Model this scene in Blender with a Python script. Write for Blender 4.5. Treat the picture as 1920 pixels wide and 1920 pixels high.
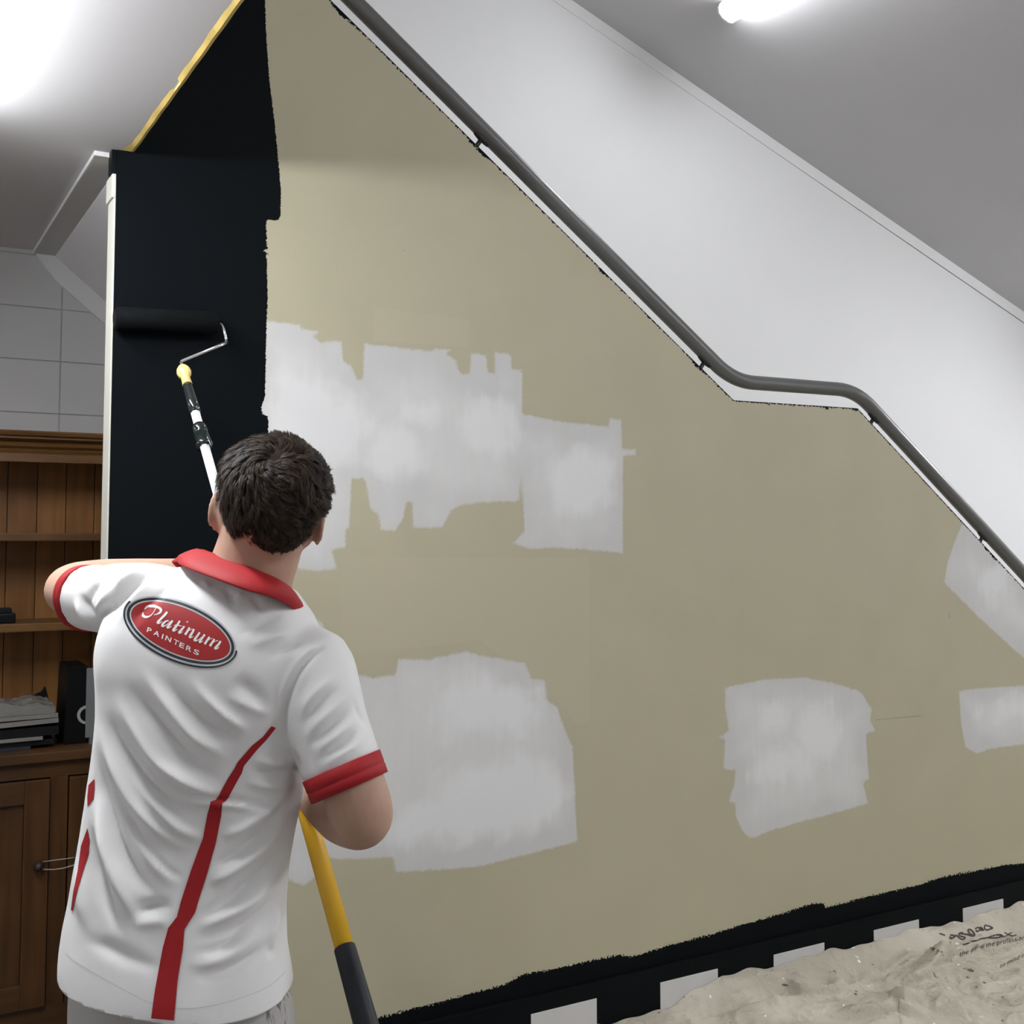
import bpy, bmesh, math, random
import numpy as np
from mathutils import Vector, Matrix
from mathutils.bvhtree import BVHTree
random.seed(4); RNG = np.random.RandomState(7)
SC = bpy.context.scene
for o in list(bpy.data.objects): bpy.data.objects.remove(o, do_unlink=True)

# ------------------------------------------------------------------ camera, world, exposure
F, CX, CY, HGT = 2130.0, 960.0, 870.0, 1.6
YAW = math.atan(1225 / 2134.0); PITCH = math.atan(130 / 2130.0)
cam_d = bpy.data.cameras.new('camera'); cam = bpy.data.objects.new('camera', cam_d)
SC.collection.objects.link(cam); SC.camera = cam
cam_d.sensor_width = 36.0; cam_d.lens = F / 1920 * 36; cam_d.shift_y = -(960 - CY) / 1920
cam_d.clip_start = 0.05
cam.location = (0, 0, HGT); cam.rotation_euler = (math.pi / 2 + PITCH, 0, -YAW)
W = bpy.data.worlds.new('world'); SC.world = W; W.use_nodes = True
W.node_tree.nodes['Background'].inputs[0].default_value = (0.9, 0.95, 1, 1)
W.node_tree.nodes['Background'].inputs[1].default_value = 0.05
SC.view_settings.view_transform = 'Standard'; SC.view_settings.look = 'None'
SC.view_settings.exposure = 0.0; SC.view_settings.gamma = 1.0
SC.view_settings.use_curve_mapping = False
LAMP_POWER = 82.0; K_LOW, K_TOP, K_RIGHT, K_LEFT, K_REAR = .95, .37, 1.1, .45, 1.35            # emission of the fluorescent diffusers

fh = np.array([math.sin(YAW), math.cos(YAW), 0]); rt = np.array([math.cos(YAW), -math.sin(YAW), 0]); zu = np.array([0, 0, 1.0])
fw = fh * math.cos(PITCH) + zu * math.sin(PITCH); up = -fh * math.sin(PITCH) + zu * math.cos(PITCH)
EYE = np.array([0, 0, HGT])
def ray(x, y): return rt * (x - CX) / F + up * (CY - y) / F + fw
def onY(x, y, Y): d = ray(x, y); return EYE + d * (Y / d[1])
def onZ(x, y, z): d = ray(x, y); return EYE + d * ((z - HGT) / d[2])
def at(x, y, Z): return EYE + ray(x, y) * Z
def proj(P):
    d = np.atleast_2d(P) - EYE; z = d @ fw
    return np.stack([CX + F * (d @ rt) / z, CY - F * (d @ up) / z, z], 1)

# ------------------------------------------------------------------ key measures (metres)
YW = 3.128       # face of the painted stair wall
YB = 4.43        # face of the wall behind the stair
ZC = 2.63        # low ceiling
XL = 0.571       # left end of the painted wall
XE = 0.6134      # edge of the low ceiling over the stair void
XM = 7.6         # right wall
YR = -3.4        # wall behind the photographer
XN = -3.4        # left wall

# ------------------------------------------------------------------ helpers
def link(o): SC.collection.objects.link(o); return o
def set_props(o, label=None, cat=None, group=None, kind=None):
    if label: o['label'] = label
    if cat: o['category'] = cat
    if group: o['group'] = group
    if kind: o['kind'] = kind
    return o
def empty(name, loc, label=None, cat=None, group=None, kind=None):
    o = bpy.data.objects.new(name, None); o.location = loc; link(o); o.empty_display_size = .1
    return set_props(o, label, cat, group, kind)
def attach(o, parent):
    if parent is not None:
        o.parent = parent
        bpy.context.view_layer.update() if False else None
        M = Matrix.Translation(parent.location)
        pp = parent
        T = Matrix.Identity(4)
        while pp is not None:
            T = Matrix.Translation(pp.location) @ T; pp = pp.parent
        o.matrix_parent_inverse = Matrix.Identity(4)
        o.location = Vector(o.location) - T.translation
def mesh_obj(name, verts, faces, mat, parent=None, smooth=False, kind=None, label=None):
    me = bpy.data.meshes.new(name); me.from_pydata([tuple(map(float, v)) for v in verts], [], [tuple(map(int, f)) for f in faces])
    me.update()
    o = bpy.data.objects.new(name, me); link(o)
    if mat is not None: me.materials.append(mat)
    if smooth: me.polygons.foreach_set('use_smooth', [True] * len(me.polygons))
    attach(o, parent)
    if kind: o['kind'] = kind
    if label: o['label'] = label
    return o
def bm_obj(name, bm, mat, parent=None, smooth=False, kind=None, label=None):
    bmesh.ops.recalc_face_normals(bm, faces=bm.faces[:])
    me = bpy.data.meshes.new(name); bm.to_mesh(me); bm.free()
    o = bpy.data.objects.new(name, me); link(o)
    if mat is not None: me.materials.append(mat)
    if smooth: me.polygons.foreach_set('use_smooth', [True] * len(me.polygons))
    attach(o, parent)
    if kind: o['kind'] = kind
    if label: o['label'] = label
    return o
def bm_box(bm, lo, hi, bev=0.0, M=None):
    r = bmesh.ops.create_cube(bm, size=1.0); vs = r['verts']
    for v in vs:
        v.co = Vector([lo[i] + (v.co[i] + .5) * (hi[i] - lo[i]) for i in range(3)])
    if bev > 0:
        es = list({e for v in vs for e in v.link_edges})
        rr = bmesh.ops.bevel(bm, geom=es, offset=bev, segments=2, affect='EDGES', profile=.7)
        vs = list({v for f in rr['faces'] for v in f.verts} | {v for v in vs if v.is_valid})
    if M is not None: bmesh.ops.transform(bm, matrix=M, verts=vs)
    return vs
def box(name, lo, hi, mat, parent=None, bev=0.0, kind=None, M=None, label=None):
    bm = bmesh.new(); bm_box(bm, lo, hi, bev, M); return bm_obj(name, bm, mat, parent, kind=kind, label=label)
def bm_prism(bm, pts, ext):
    """closed polygon of 3-d points swept by the vector ext"""
    n = len(pts); e = Vector(ext)
    a = [bm.verts.new(Vector(p)) for p in pts]; b = [bm.verts.new(Vector(p) + e) for p in pts]
    bm.faces.new(a); bm.faces.new(b[::-1])
    for i in range(n): bm.faces.new((a[i], b[i], b[(i + 1) % n], a[(i + 1) % n]))
def tube_geo(pts, rad, n=16, rounded=True):
    """tube along points; returns verts, faces; half-sphere ends when rounded"""
    P = np.array(pts, float); R = np.array(rad, float) if np.ndim(rad) else np.full(len(P), float(rad))
    if rounded:
        t0 = P[0] - P[1]; t0 /= np.linalg.norm(t0); t1 = P[-1] - P[-2]; t1 /= np.linalg.norm(t1)
        A, RA, B, RB = [], [], [], []
        for k in (1, 2, 3):
            a = k / 3.2 * math.pi / 2
            A.append(P[0] + t0 * R[0] * math.sin(a)); RA.append(R[0] * math.cos(a))
            B.append(P[-1] + t1 * R[-1] * math.sin(a)); RB.append(R[-1] * math.cos(a))
        P = np.vstack([A[::-1], P, B]); R = np.concatenate([RA[::-1], R, RB])
    V, Fc = [], []; prev = None
    for i in range(len(P)):
        t = P[min(i + 1, len(P) - 1)] - P[max(i - 1, 0)]; t /= np.linalg.norm(t) + 1e-12
        if prev is None:
            h = np.array([0, 0, 1.0]) if abs(t[2]) < .9 else np.array([1.0, 0, 0])
            u = np.cross(t, h)
        else: u = prev - t * (prev @ t)
        u /= np.linalg.norm(u); prev = u; w = np.cross(t, u)
        for k in range(n):
            a = 2 * math.pi * k / n
            V.append(P[i] + R[i] * (math.cos(a) * u + math.sin(a) * w))
    m = len(P)
    for i in range(m - 1):
        for k in range(n):
            k2 = (k + 1) % n
            Fc.append((i * n + k, i * n + k2, (i + 1) * n + k2, (i + 1) * n + k))
    Fc.append(tuple(range(n))[::-1]); Fc.append(tuple((m - 1) * n + k for k in range(n)))
    return V, Fc
class Geo:
    def __init__(s): s.v, s.f = [], []
    def add(s, V, Fc):
        b = len(s.v); s.v += [tuple(x) for x in V]; s.f += [tuple(i + b for i in f) for f in Fc]; return s
    def tube(s, pts, rad, n=16, rounded=True): return s.add(*tube_geo(pts, rad, n, rounded))
    def ellipsoid(s, c, ax, nu=20, nv=12):
        c = np.array(c, float); V, Fc = [], []
        for j in range(nv + 1):
            th = math.pi * (j + .02) / (nv + .04)
            for i in range(nu):
                ph = 2 * math.pi * i / nu
                V.append(c + ax[0] * math.sin(th) * math.cos(ph) + ax[1] * math.sin(th) * math.sin(ph) + ax[2] * math.cos(th))
        for j in range(nv):
            for i in range(nu):
                i2 = (i + 1) % nu; Fc.append((j * nu + i, (j + 1) * nu + i, (j + 1) * nu + i2, j * nu + i2))
        Fc.append(tuple(range(nu))); Fc.append(tuple(nv * nu + i for i in range(nu))[::-1])
        return s.add(V, Fc)
def catmull(P, n):
    P = np.array(P, float); Q = np.vstack([2 * P[0] - P[1], P, 2 * P[-1] - P[-2]]); out = []
    for i in range(1, len(Q) - 2):
        for k in range(n):
            t = k / n; a, b, c, d = Q[i - 1:i + 3]
            out.append(.5 * (2 * b + (c - a) * t + (2 * a - 5 * b + 4 * c - d) * t * t + (3 * b - a - 3 * c + d) * t ** 3))
    out.append(P[-1]); return np.array(out)
def dens(P, step):
    P = np.array(P, float); out = [P[0]]
    for a, b in zip(P[:-1], P[1:]):
        n = max(1, int(math.ceil(np.linalg.norm(b[:2] - a[:2]) / step)))
        out += [a + (b - a) * k / n for k in range(1, n + 1)]
    return np.array(out)
def remesh(name, geo, voxel, smooth_it=6, fac=.5):
    """one continuous surface out of overlapping solids; returns verts, faces"""
    me = bpy.data.meshes.new(name); me.from_pydata(geo.v, [], geo.f); me.update()
    bm = bmesh.new(); bm.from_mesh(me); bmesh.ops.recalc_face_normals(bm, faces=bm.faces[:]); bm.to_mesh(me); bm.free()
    o = bpy.data.objects.new(name, me); link(o)
    m = o.modifiers.new('r', 'REMESH'); m.mode = 'VOXEL'; m.voxel_size = voxel
    if smooth_it:
        s = o.modifiers.new('s', 'SMOOTH'); s.factor = fac; s.iterations = smooth_it
    dg = bpy.context.evaluated_depsgraph_get(); e = o.evaluated_get(dg); em = e.to_mesh()
    V = np.empty(len(em.vertices) * 3); em.vertices.foreach_get('co', V); V = V.reshape(-1, 3)
    Fc = [tuple(p.vertices) for p in em.polygons]
    e.to_mesh_clear(); bpy.data.objects.remove(o, do_unlink=True); bpy.data.meshes.remove(me)
    return V, Fc
def normals(V, Fc):
    q = np.array([f if len(f) == 4 else (f[0], f[1], f[2], f[2]) for f in Fc])
    n = np.cross(V[q[:, 2]] - V[q[:, 0]], V[q[:, 3]] - V[q[:, 1]]); N = np.zeros_like(V)
    for k in range(4): np.add.at(N, q[:, k], n)
    return N / (np.linalg.norm(N, axis=1, keepdims=True) + 1e-12)

# ------------------------------------------------------------------ materials
class NT:
    def __init__(s, name):
        s.m = bpy.data.materials.new(name); s.m.use_nodes = True; s.t = s.m.node_tree; s.b = s.t.nodes['Principled BSDF']
    def n(s, typ, **kw):
        nd = s.t.nodes.new('ShaderNode' + typ)
        for k, v in kw.items():
            if isinstance(k, str) and hasattr(nd, k): setattr(nd, k, v)
        return nd
    def l(s, a, b): s.t.links.new(a, b)
    def mix(s, fac, a, b):
        x = s.n('Mix', data_type='RGBA')
        for sock, val in ((x.inputs[0], fac), (x.inputs[6], a), (x.inputs[7], b)):
            if hasattr(val, 'links'): s.l(val, sock)
            elif isinstance(val, (int, float)): sock.default_value = val
            else: sock.default_value = (*val, 1)
        return x.outputs[2]
    def math(s, op, a, b=0.0, c=None):
        x = s.n('Math', operation=op)
        for i, val in enumerate((a, b) if c is None else (a, b, c)):
            if hasattr(val, 'links'): s.l(val, x.inputs[i])
            else: x.inputs[i].default_value = val
        return x.outputs[0]
    def step(s, x, lo, hi):
        r = s.n('MapRange', interpolation_type='SMOOTHSTEP'); s.l(x, r.inputs[0])
        r.inputs[1].default_value = lo; r.inputs[2].default_value = hi; return r.outputs[0]
    def coord(s, scale=(1, 1, 1)):
        c = s.n('TexCoord'); m = s.n('Mapping'); m.inputs['Scale'].default_value = scale
        s.l(c.outputs['Object'], m.inputs[0]); return m.outputs[0]
    def noise(s, scale, detail=3, vec=None, rough=.5):
        x = s.n('TexNoise'); x.inputs['Scale'].default_value = scale; x.inputs['Detail'].default_value = detail
        x.inputs['Roughness'].default_value = rough; s.l(vec if vec is not None else s.coord(), x.inputs['Vector']); return x.outputs[0]
    def bump(s, h, strength=.2, dist=.002):
        x = s.n('Bump'); x.inputs['Strength'].default_value = strength; x.inputs['Distance'].default_value = dist
        s.l(h, x.inputs['Height']); s.l(x.outputs[0], s.b.inputs['Normal'])
    def set(s, col=None, rough=.5, metal=0.0, spec=.5):
        if col is not None:
            if hasattr(col, 'links'): s.l(col, s.b.inputs['Base Color'])
            else: s.b.inputs['Base Color'].default_value = (*col, 1)
        s.b.inputs['Roughness'].default_value = rough; s.b.inputs['Metallic'].default_value = metal
        s.b.inputs['Specular IOR Level'].default_value = spec; return s
def simple(name, col, rough=.5, metal=0.0, spec=.5, var=.06, vs=8.0, bump=0.0, bs=120.0, sc=(1, 1, 1)):
    t = NT(name); c = np.array(col)
    t.set(t.mix(t.noise(vs, 4, t.coord(sc)), tuple(c * (1 - var)), tuple(np.minimum(c * (1 + var), 1))), rough, metal, spec)
    if bump: t.bump(t.noise(bs, 2, t.coord(sc)), bump, .001)
    return t.m
M_ceil = simple('ceiling_paint', (.60, .59, .60), .8, var=.02, vs=2, bump=.08)
M_white = simple('white_wall_paint', (.80, .80, .80), .6, var=.02, vs=1.5, bump=.08, bs=200)
M_block = simple('grey_block_paint', (.46, .455, .45), .7, var=.04, vs=6, bump=.25, bs=90)
M_joint = simple('block_joint', (.36, .355, .35), .8)
M_trim = simple('grey_trim_paint', (.58, .575, .57), .5, var=.03)
M_cream = simple('cream_edge_paint', (.56, .55, .48), .5, var=.03)
M_blackp = simple('black_wall_paint', (.0035, .0048, .0056), .5, spec=.06, var=.2, vs=3)
M_floor = simple('floor_vinyl', (.16, .14, .12), .5, var=.15, vs=12)
M_sq = simple('white_skirting_square', (.56, .55, .54), .45, var=.05, vs=14)
M_rail = simple('grey_handrail_paint', (.10, .10, .095), .34, spec=.6, var=.05)
M_brk = simple('black_bracket_paint', (.012, .012, .012), .4)
M_tape = simple('yellow_masking_tape', (.66, .49, .15), .6, var=.12, vs=30, bump=.2, bs=60)
M_lampbody = simple('white_lamp_metal', (.8, .8, .8), .4)
def glow(k):
    t = NT('lamp_diffuser'); t.set((.9, .9, .9), .4)
    t.b.inputs['Emission Color'].default_value = (.95, .97, 1.0, 1); t.b.inputs['Emission Strength'].default_value = LAMP_POWER * k; return t.m
def wood(name, a, b, axis=2, rough=.45):
    t = NT(name); sc = [34, 34, 34]; sc[axis] = 2.2
    g = t.noise(1.0, 5, t.coord(tuple(sc)), .6); k = t.noise(3.0, 2)
    t.set(t.mix(t.step(g, .3, .7), a, b), rough, spec=.4)
    col = t.mix(t.step(k, .35, .75), t.b.inputs['Base Color'].links[0].from_socket, tuple(np.array(a) * .75))
    t.l(col, t.b.inputs['Base Color']); t.bump(g, .12, .002); return t.m
M_wood = wood('dresser_pine', (.14, .056, .013), (.21, .092, .022))
M_woodh = wood('dresser_pine_rail', (.115, .050, .014), (.175, .082, .023), 0)
M_woodd = wood('dresser_pine_dark', (.11, .044, .010), (.17, .074, .017))
M_base = wood('dresser_base_shaded', (.062, .026, .008), (.10, .044, .013)); M_baseh = wood('dresser_base_shaded_rail', (.062, .028, .010), (.10, .046, .014), 0)  # same pine darkened: the dimness of the lower dresser is put into its colour
M_back = wood('dresser_back_pine', (.20, .082, .020), (.29, .125, .032)); M_back2 = wood('dresser_back_pine_light', (.23, .098, .024), (.33, .15, .042))  # back boards coloured lighter to offset the shade inside the hutch
M_knob = simple('dark_knob', (.03, .02, .016), .35)

# painted wall: paint layers follow distance fields stored on the mesh
t = NT('stair_wall_paint')
def attr(n): a = t.n('Attribute'); a.attribute_name = n; return a.outputs['Fac']
fine = t.math('SUBTRACT', t.noise(150, 3), .5); vstreak = t.math('SUBTRACT', t.noise(1, 4, t.coord((42, 1, 5)), .5), .5)
hstreak = t.math('SUBTRACT', t.noise(1, 4, t.coord((5, 1, 120)), .65), .5); mid = t.noise(5, 4)
beige = t.mix(mid, (.400, .368, .258), (.450, .415, .295))
beige = t.mix(t.step(attr('tone'), -.004, .004), beige, (.440, .406, .289))
pr = t.math('ADD', attr('primer'), t.math('ADD', t.math('MULTIPLY', fine, .012), t.math('MULTIPLY', vstreak, .012)))
cover = t.math('MULTIPLY', t.step(pr, -.004, .007), t.math('ADD', .84, t.math('MULTIPLY', vstreak, .16)))
deep = t.step(t.math('ADD', attr('primer'), t.math('MULTIPLY', t.math('SUBTRACT', mid, .5), .25)), .0, .13)
prim = t.mix(deep, (.575, .575, .585), (.66, .66, .668))
col = t.mix(cover, beige, prim)
ct = t.step(t.math('ADD', attr('coat'), t.math('ADD', t.math('MULTIPLY', t.math('SUBTRACT', t.noise(9, 3), .5), .16), t.math('MULTIPLY', vstreak, .05))), -.03, .045)
col = t.mix(t.math('MULTIPLY', ct, .7), col, (.73, .73, .735))
bl = t.math('ADD', attr('black'), t.math('ADD', t.math('MULTIPLY', fine, .006), t.math('MULTIPLY', t.math('ADD', t.math('MULTIPLY', fine, 1.6), t.math('MULTIPLY', hstreak, 1.0)), attr('rough'))))
bmask = t.step(bl, -.0012, .0012)
pen = t.step(attr('pencil'), -.0008, .0012)
col = t.mix(t.math('MULTIPLY', pen, .75), col, (.12, .11, .09))
col = t.mix(bmask, col, (.0035, .0048, .0060)); t.set(col, .55, spec=.35)
t.l(t.math('SUBTRACT', .35, t.math('MULTIPLY', bmask, .31)), t.b.inputs['Specular IOR Level'])
t.l(t.math('SUBTRACT', .55, t.math('MULTIPLY', bmask, .05)), t.b.inputs['Roughness'])
t.bump(t.noise(260, 2), .10, .0015); M_paint = t.m

# ------------------------------------------------------------------ room shell
def slab(name, lo, hi, mat, kind='structure'): return box(name, lo, hi, mat, kind=kind)
slab('floor', (XN, YR, -.1), (XM, YB + .1, 0), M_floor)
slab('wall_left', (XN - .1, YR, 0), (XN, YB + .1, ZC), M_white)
slab('wall_rear', (XN - .1, YR - .1, 0), (XM + .1, YR, 5.2), M_white)
slab('wall_right', (XM, YR, 0), (XM + .1, YB + .1, 5.2), M_white)
slab('ceiling', (XN, YR, ZC), (XE - .012, YB, ZC + .1), M_ceil)
slab('wall_upper', (XE - .012, YR, ZC), (XE, YB, 5.2), M_white)          # side of the upper floor, above the ceiling edge
# raked ceiling over the stair void
pa, pb = onY(1073, 0, YB), onY(1920, 585, YB)
SL = (pb[2] - pa[2]) / (pb[0] - pa[0])
def rz(x): return pa[2] + SL * (x - pa[0])
bm = bmesh.new(); bm_prism(bm, [(XE - .02, YR - .1, rz(XE)), (XM + .1, YR - .1, rz(XM + .1)), (XM + .1, YR - .1, rz(XM + .1) + .1), (XE - .02, YR - .1, rz(XE) + .1)], (0, YB - YR + .2, 0))
bm_obj('ceiling.001', bm, M_ceil, kind='structure')
# white lining of the far stair wall, with a trim board under the rake and a shadow gap between them
GAPZ = abs((onY(1427, 270, YB)[2]) - rz(onY(1427, 270, YB)[0]))
bm = bmesh.new(); x0 = XN - .1
bm_prism(bm, [(XE + .05, YB, 2.3), (XM, YB, 0), (XM, YB, rz(XM) - GAPZ - .004), (XE + .05, YB, rz(XE) - GAPZ - .004)], (0, .012, 0))
bm_box(bm, (XN - .1, YB + .012, 0), (XM + .1, YB + .12, 5.2))
wall_back = bm_obj('wall_back', bm, M_white, kind='structure')
bm = bmesh.new(); bm_prism(bm, [(XE, YB - .004, rz(XE) - GAPZ + .006), (XM, YB - .004, rz(XM) - GAPZ + .006), (XM, YB - .004, rz(XM)), (XE, YB - .004, rz(XE))], (0, .016, 0))
bm_obj('trim_3', bm, M_white, kind='structure')
# stair underside: soffit sloping down to the right from the ceiling beam
s0 = onY(110, 478, YB); s1 = onY(205, 563, YB); SS = (s1[2] - s0[2]) / (s1[0] - s0[0]); XS = XL + .024
def sz(x): return ZC - .03 + SS * (x - s0[0])
bm = bmesh.new(); bm_prism(bm, [(XS, YW + .09, sz(XS) - .0), (3.4, YW + .09, sz(3.4)), (3.4, YW + .09, sz(3.4) + .2), (XS, YW + .09, ZC + .05)], (0, YB - YW - .09, 0))
bm_obj('ceiling.002', bm, M_ceil, kind='structure')
# block wall under the stair: stack-bonded grey blocks with recessed joints
box('joint_backing', (XN, YB - .012, 0), (2.0, YB + .012, ZC), M_joint, wall_back)
jx = onY(112, 690, YB)[0]; jz = onY(60, 775, YB)[2]
BW, BH = .40, jz - onY(150, 865, YB)[2]
BH = onY(60, 676, YB)[2] - jz
for i in range(-6, 4):
    for k in range(-8, 6):
        xa, xb = jx + i * BW + .0025, jx + (i + 1) * BW - .0025; za, zb = jz + k * BH + .0025, jz + (k + 1) * BH - .0025
        if za < .02: za = .0
        zb = min(zb, ZC); poly = [(xa, za), (xb, za), (xb, zb), (xa, zb)]; keep = []
        for q in range(4):                                   # cut the block along the stair underside
            p0, p1 = poly[q], poly[(q + 1) % 4]; d0, d1 = sz(p0[0]) - p0[1], sz(p1[0]) - p1[1]
            if d0 >= 0: keep.append(p0)
            if (d0 >= 0) != (d1 >= 0): u = d0 / (d0 - d1); keep.append((p0[0] + (p1[0] - p0[0]) * u, p0[1] + (p1[1] - p0[1]) * u))
        if len(keep) < 3 or zb - za < .01: continue
        bm = bmesh.new(); bm_prism(bm, [(px, YB - .016, pz) for px, pz in keep], (0, .006, 0))
        bm_obj('block', bm, M_block, wall_back)
# timber beam under the ceiling at the head of the stair, and the sloping trim on the block wall
box('trim_1', (XL - .052, YW + .035, ZC - .014), (XL + .026, YB, ZC), M_trim, kind='structure', bev=.003)
bm = bmesh.new(); bm_prism(bm, [(XL - .05, YB - .03, ZC - .002), (XL + .03, YB - .03, ZC - .002), (2.2, YB - .03, sz(2.2)), (2.2, YB - .03, sz(2.2) - .085), (XL + .03, YB - .03, sz(XL + .03) - .085)], (0, .03, 0))
bm_obj('trim_2', bm, M_trim, kind='structure')
bm = bmesh.new(); bm_box(bm, (XL - .004, YW + .004, 0), (XL + .012, YW + .088, 2.50), .002)
bm_box(bm, (XL - .010, YW + .004, 2.50), (XL + .012, YW + .09, 2.565), .004); bm_obj('trim_4', bm, M_cream, kind='structure')
bm = bmesh.new(); bm_box(bm, (XL - .013, YW, 2.565), (XL - .0004, YW + .045, ZC - .001), .002); bm_obj('trim_5', bm, M_blackp, kind='structure')

# ------------------------------------------------------------------ painted stair wall
TOPX = [(x, z) for x, z in [tuple(onY(px, py, YW)[[0, 2]]) for px, py in ((620, 0), (900, 265), (1123, 497), (1376, 750.5), (1608, 765.5), (1920, 1103))]]
sl0 = (TOPX[3][1] - TOPX[0][1]) / (TOPX[3][0] - TOPX[0][0]); sl1 = (TOPX[5][1] - TOPX[4][1]) / (TOPX[5][0] - TOPX[4][0])
LAND0, LAND1 = TOPX[3], TOPX[4]
XR = LAND1[0] + (LAND1[1] - .55) / abs(sl1)
def top(x):
    if x < LAND0[0]: return LAND0[1] + sl0 * (x - LAND0[0])
    if x < LAND1[0]: return LAND0[1] + (LAND1[1] - LAND0[1]) * (x - LAND0[0]) / (LAND1[0] - LAND0[0])
    return max(LAND1[1] + sl1 * (x - LAND1[0]), .55)
def wpoly(pts): return np.array([onY(x, y, YW)[[0, 2]] for x, y in pts])
def sdf(P, poly):
    d = np.full(len(P), 1e9); ins = np.zeros(len(P), bool); n = len(poly)
    for i in range(n):
        a, b = poly[i], poly[(i + 1) % n]; e = b - a; w = P - a
        h = np.clip((w @ e) / (e @ e + 1e-12), 0, 1); d = np.minimum(d, ((w - h[:, None] * e) ** 2).sum(1))
        c = ((a[1] > P[:, 1]) != (b[1] > P[:, 1])) & (P[:, 0] < (b[0] - a[0]) * (P[:, 1] - a[1]) / (b[1] - a[1] + 1e-12) + a[0]); ins ^= c
    return np.where(ins, 1, -1) * np.sqrt(d)
def sdline(P, pts, r):
    d = np.full(len(P), 1e9)
    for a, b in zip(pts[:-1], pts[1:]):
        e = b - a; w = P - a; h = np.clip((w @ e) / (e @ e + 1e-12), 0, 1); d = np.minimum(d, ((w - h[:, None] * e) ** 2).sum(1))
    return r - np.sqrt(d)
PRIMER_A = [(503.8,601.6),(565,608),(566,617),(600,621),(588,631),(603.5,643),(609,639),(640,640),(643,675),(660,687),(670,711),(681,711),(684,644),(810.6,658),(814.5,653),(846,655),(838,664),(856,675),(858,691),(866,702),(880,699),(882,662),(911.5,665),(915.5,697),(927,699),(927,659),(959,665),(960,691),(979.6,694),(979.6,774),(983,776),(1050,790),(1141,799.5),(1143,784),(1165,786),(1167,841),(1192.6,842),(1192,853),(1169,856),(1167,1037),(1101.5,1031),(1034,1027),(994.6,1030),(961,1019),(983,995.5),(977,892.5),(973,940),(903.6,942),(864,948),(846,956),(830,989.5),(775,990.7),(773,940),(763,942),(757,972),(741,995.5),(713.6,994.7),(707.6,964),(692,952),(686,904),(680,896.5),(660,898.5),(656,989.5),(648,993.5),(648,1027),(622.5,1031),(632.4,1068.7),(569,1070.7),(520,1055),(470,1050),(470,600)]
PRIMER_B = [(540,1155),(605,1165),(612,1190),(598,1225),(540,1235)]
PRIMER_C = [(560,1258),(645,1235),(655,1262),(700,1270),(740,1265),(747,1235),(800,1237),(870,1222),(985,1243),(996,1272),(1022,1275),(1025,1312),(1045,1326),(1060,1368),(1073,1400),(1078,1480),(1083,1578),(1000,1600),(900,1625),(850,1630),(742,1636),(737,1608),(650,1612),(596,1608),(592,1645),(570,1662),(540,1650),(500,1600),(480,1300)]
PRIMER_D = [(1359,1288.6),(1431,1274),(1508,1269.5),(1565,1281),(1613,1296),(1635,1329),(1632,1351),(1640,1370),(1623,1377),(1630,1461),(1618,1468),(1629,1506.7),(1575,1522),(1508,1540),(1450,1557),(1405,1573),(1390.5,1554.6),(1378.5,1530.6),(1378.5,1506.7),(1366.6,1502),(1376,1473),(1378.5,1444),(1355.5,1442),(1358.4,1389),(1347,1382),(1366.6,1370),(1359.4,1324.6)]
PRIMER_E = [(1798,1296),(1824,1291),(1920,1285),(2010,1276),(2010,1375),(1920,1396),(1862.5,1403.6),(1831,1413),(1810,1401),(1802.6,1363)]
PRIMER_F = [(1806,978),(1792,1010),(1777.5,1051),(1770,1092.5),(1800,1122.5),(1837.5,1160),(1920,1235),(1990,1300),(1990,1160),(1920,1100),(1820,985)]
BLACK_L = [(560,-260),(497,-200),(497,0),(499,60),(505,150),(515,230),(522,300),(527,360),(526,405),(521,414),(499,412),(500,440),(500,480),(502,560),(500,600),(498,700),(497,742),(491,762),(491,776),(503,781),(503,900),(504,1300),(505,2050),(150,2050),(150,-260)]
BAND = [(440,1990),(690,1914),(800,1885),(940,1848),(975,1830),(1000,1823.5),(1096,1804),(1163,1789),(1181,1795),(1242,1776),(1335,1751.7),(1383,1737),(1479,1708.5),(1522,1694),(1544,1694),(1548.6,1701),(1623,1682),(1719,1660.6),(1766.6,1644),(1881.6,1622),(1920,1618),(2100,1566),(2300,1512),(2300,2300),(440,2300)]
xs = sorted(set(np.round(np.concatenate([np.arange(XL, XR, .0082), [LAND0[0], LAND1[0], XR]]), 5)))
NZ = 360; V = []
for x in xs:
    tz = min(top(x), 3.9)
    for j in range(NZ + 1): V.append((x, YW, tz * j / NZ))
V = np.array(V); Fc = []; nx = len(xs)
for i in range(nx - 1):
    for j in range(NZ): a = i * (NZ + 1) + j; Fc.append((a, a + NZ + 1, a + NZ + 2, a + 1))
P2 = V[:, [0, 2]]
nV = len(V); back = []
for i in range(nx):                       # back, top and ends of the wall
    back += [(xs[i], YW + .086, min(top(xs[i]), 3.9)), (xs[i], YW + .086, 0)]
for i in range(nx - 1):
    a = nV + 2 * i; tp = i * (NZ + 1) + NZ
    Fc.append((a, a + 2, a + 3, a + 1)); Fc.append((tp, tp + NZ + 1, a + 2, a))
Fc.append(tuple(range(NZ, -1, -1)) + (nV + 1, nV)); Fc.append(tuple((nx - 1) * (NZ + 1) + j for j in range(NZ + 1)) + (nV + 2 * nx - 2, nV + 2 * nx - 1))
wall = mesh_obj('wall_front', np.vstack([V, back]), Fc, M_paint, kind='structure')
def put(name, arr, fill=-1.0):
    a = wall.data.attributes.new(name, 'FLOAT', 'POINT'); a.data.foreach_set('value', np.concatenate([arr, np.full(2 * nx, fill)]).astype(np.float32))
black = np.maximum(sdf(P2, wpoly(BLACK_L)), sdf(P2, wpoly(BAND)))
edge = [np.array((x, top(x))) for x in np.arange(1.0, XR, .05)]
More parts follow.
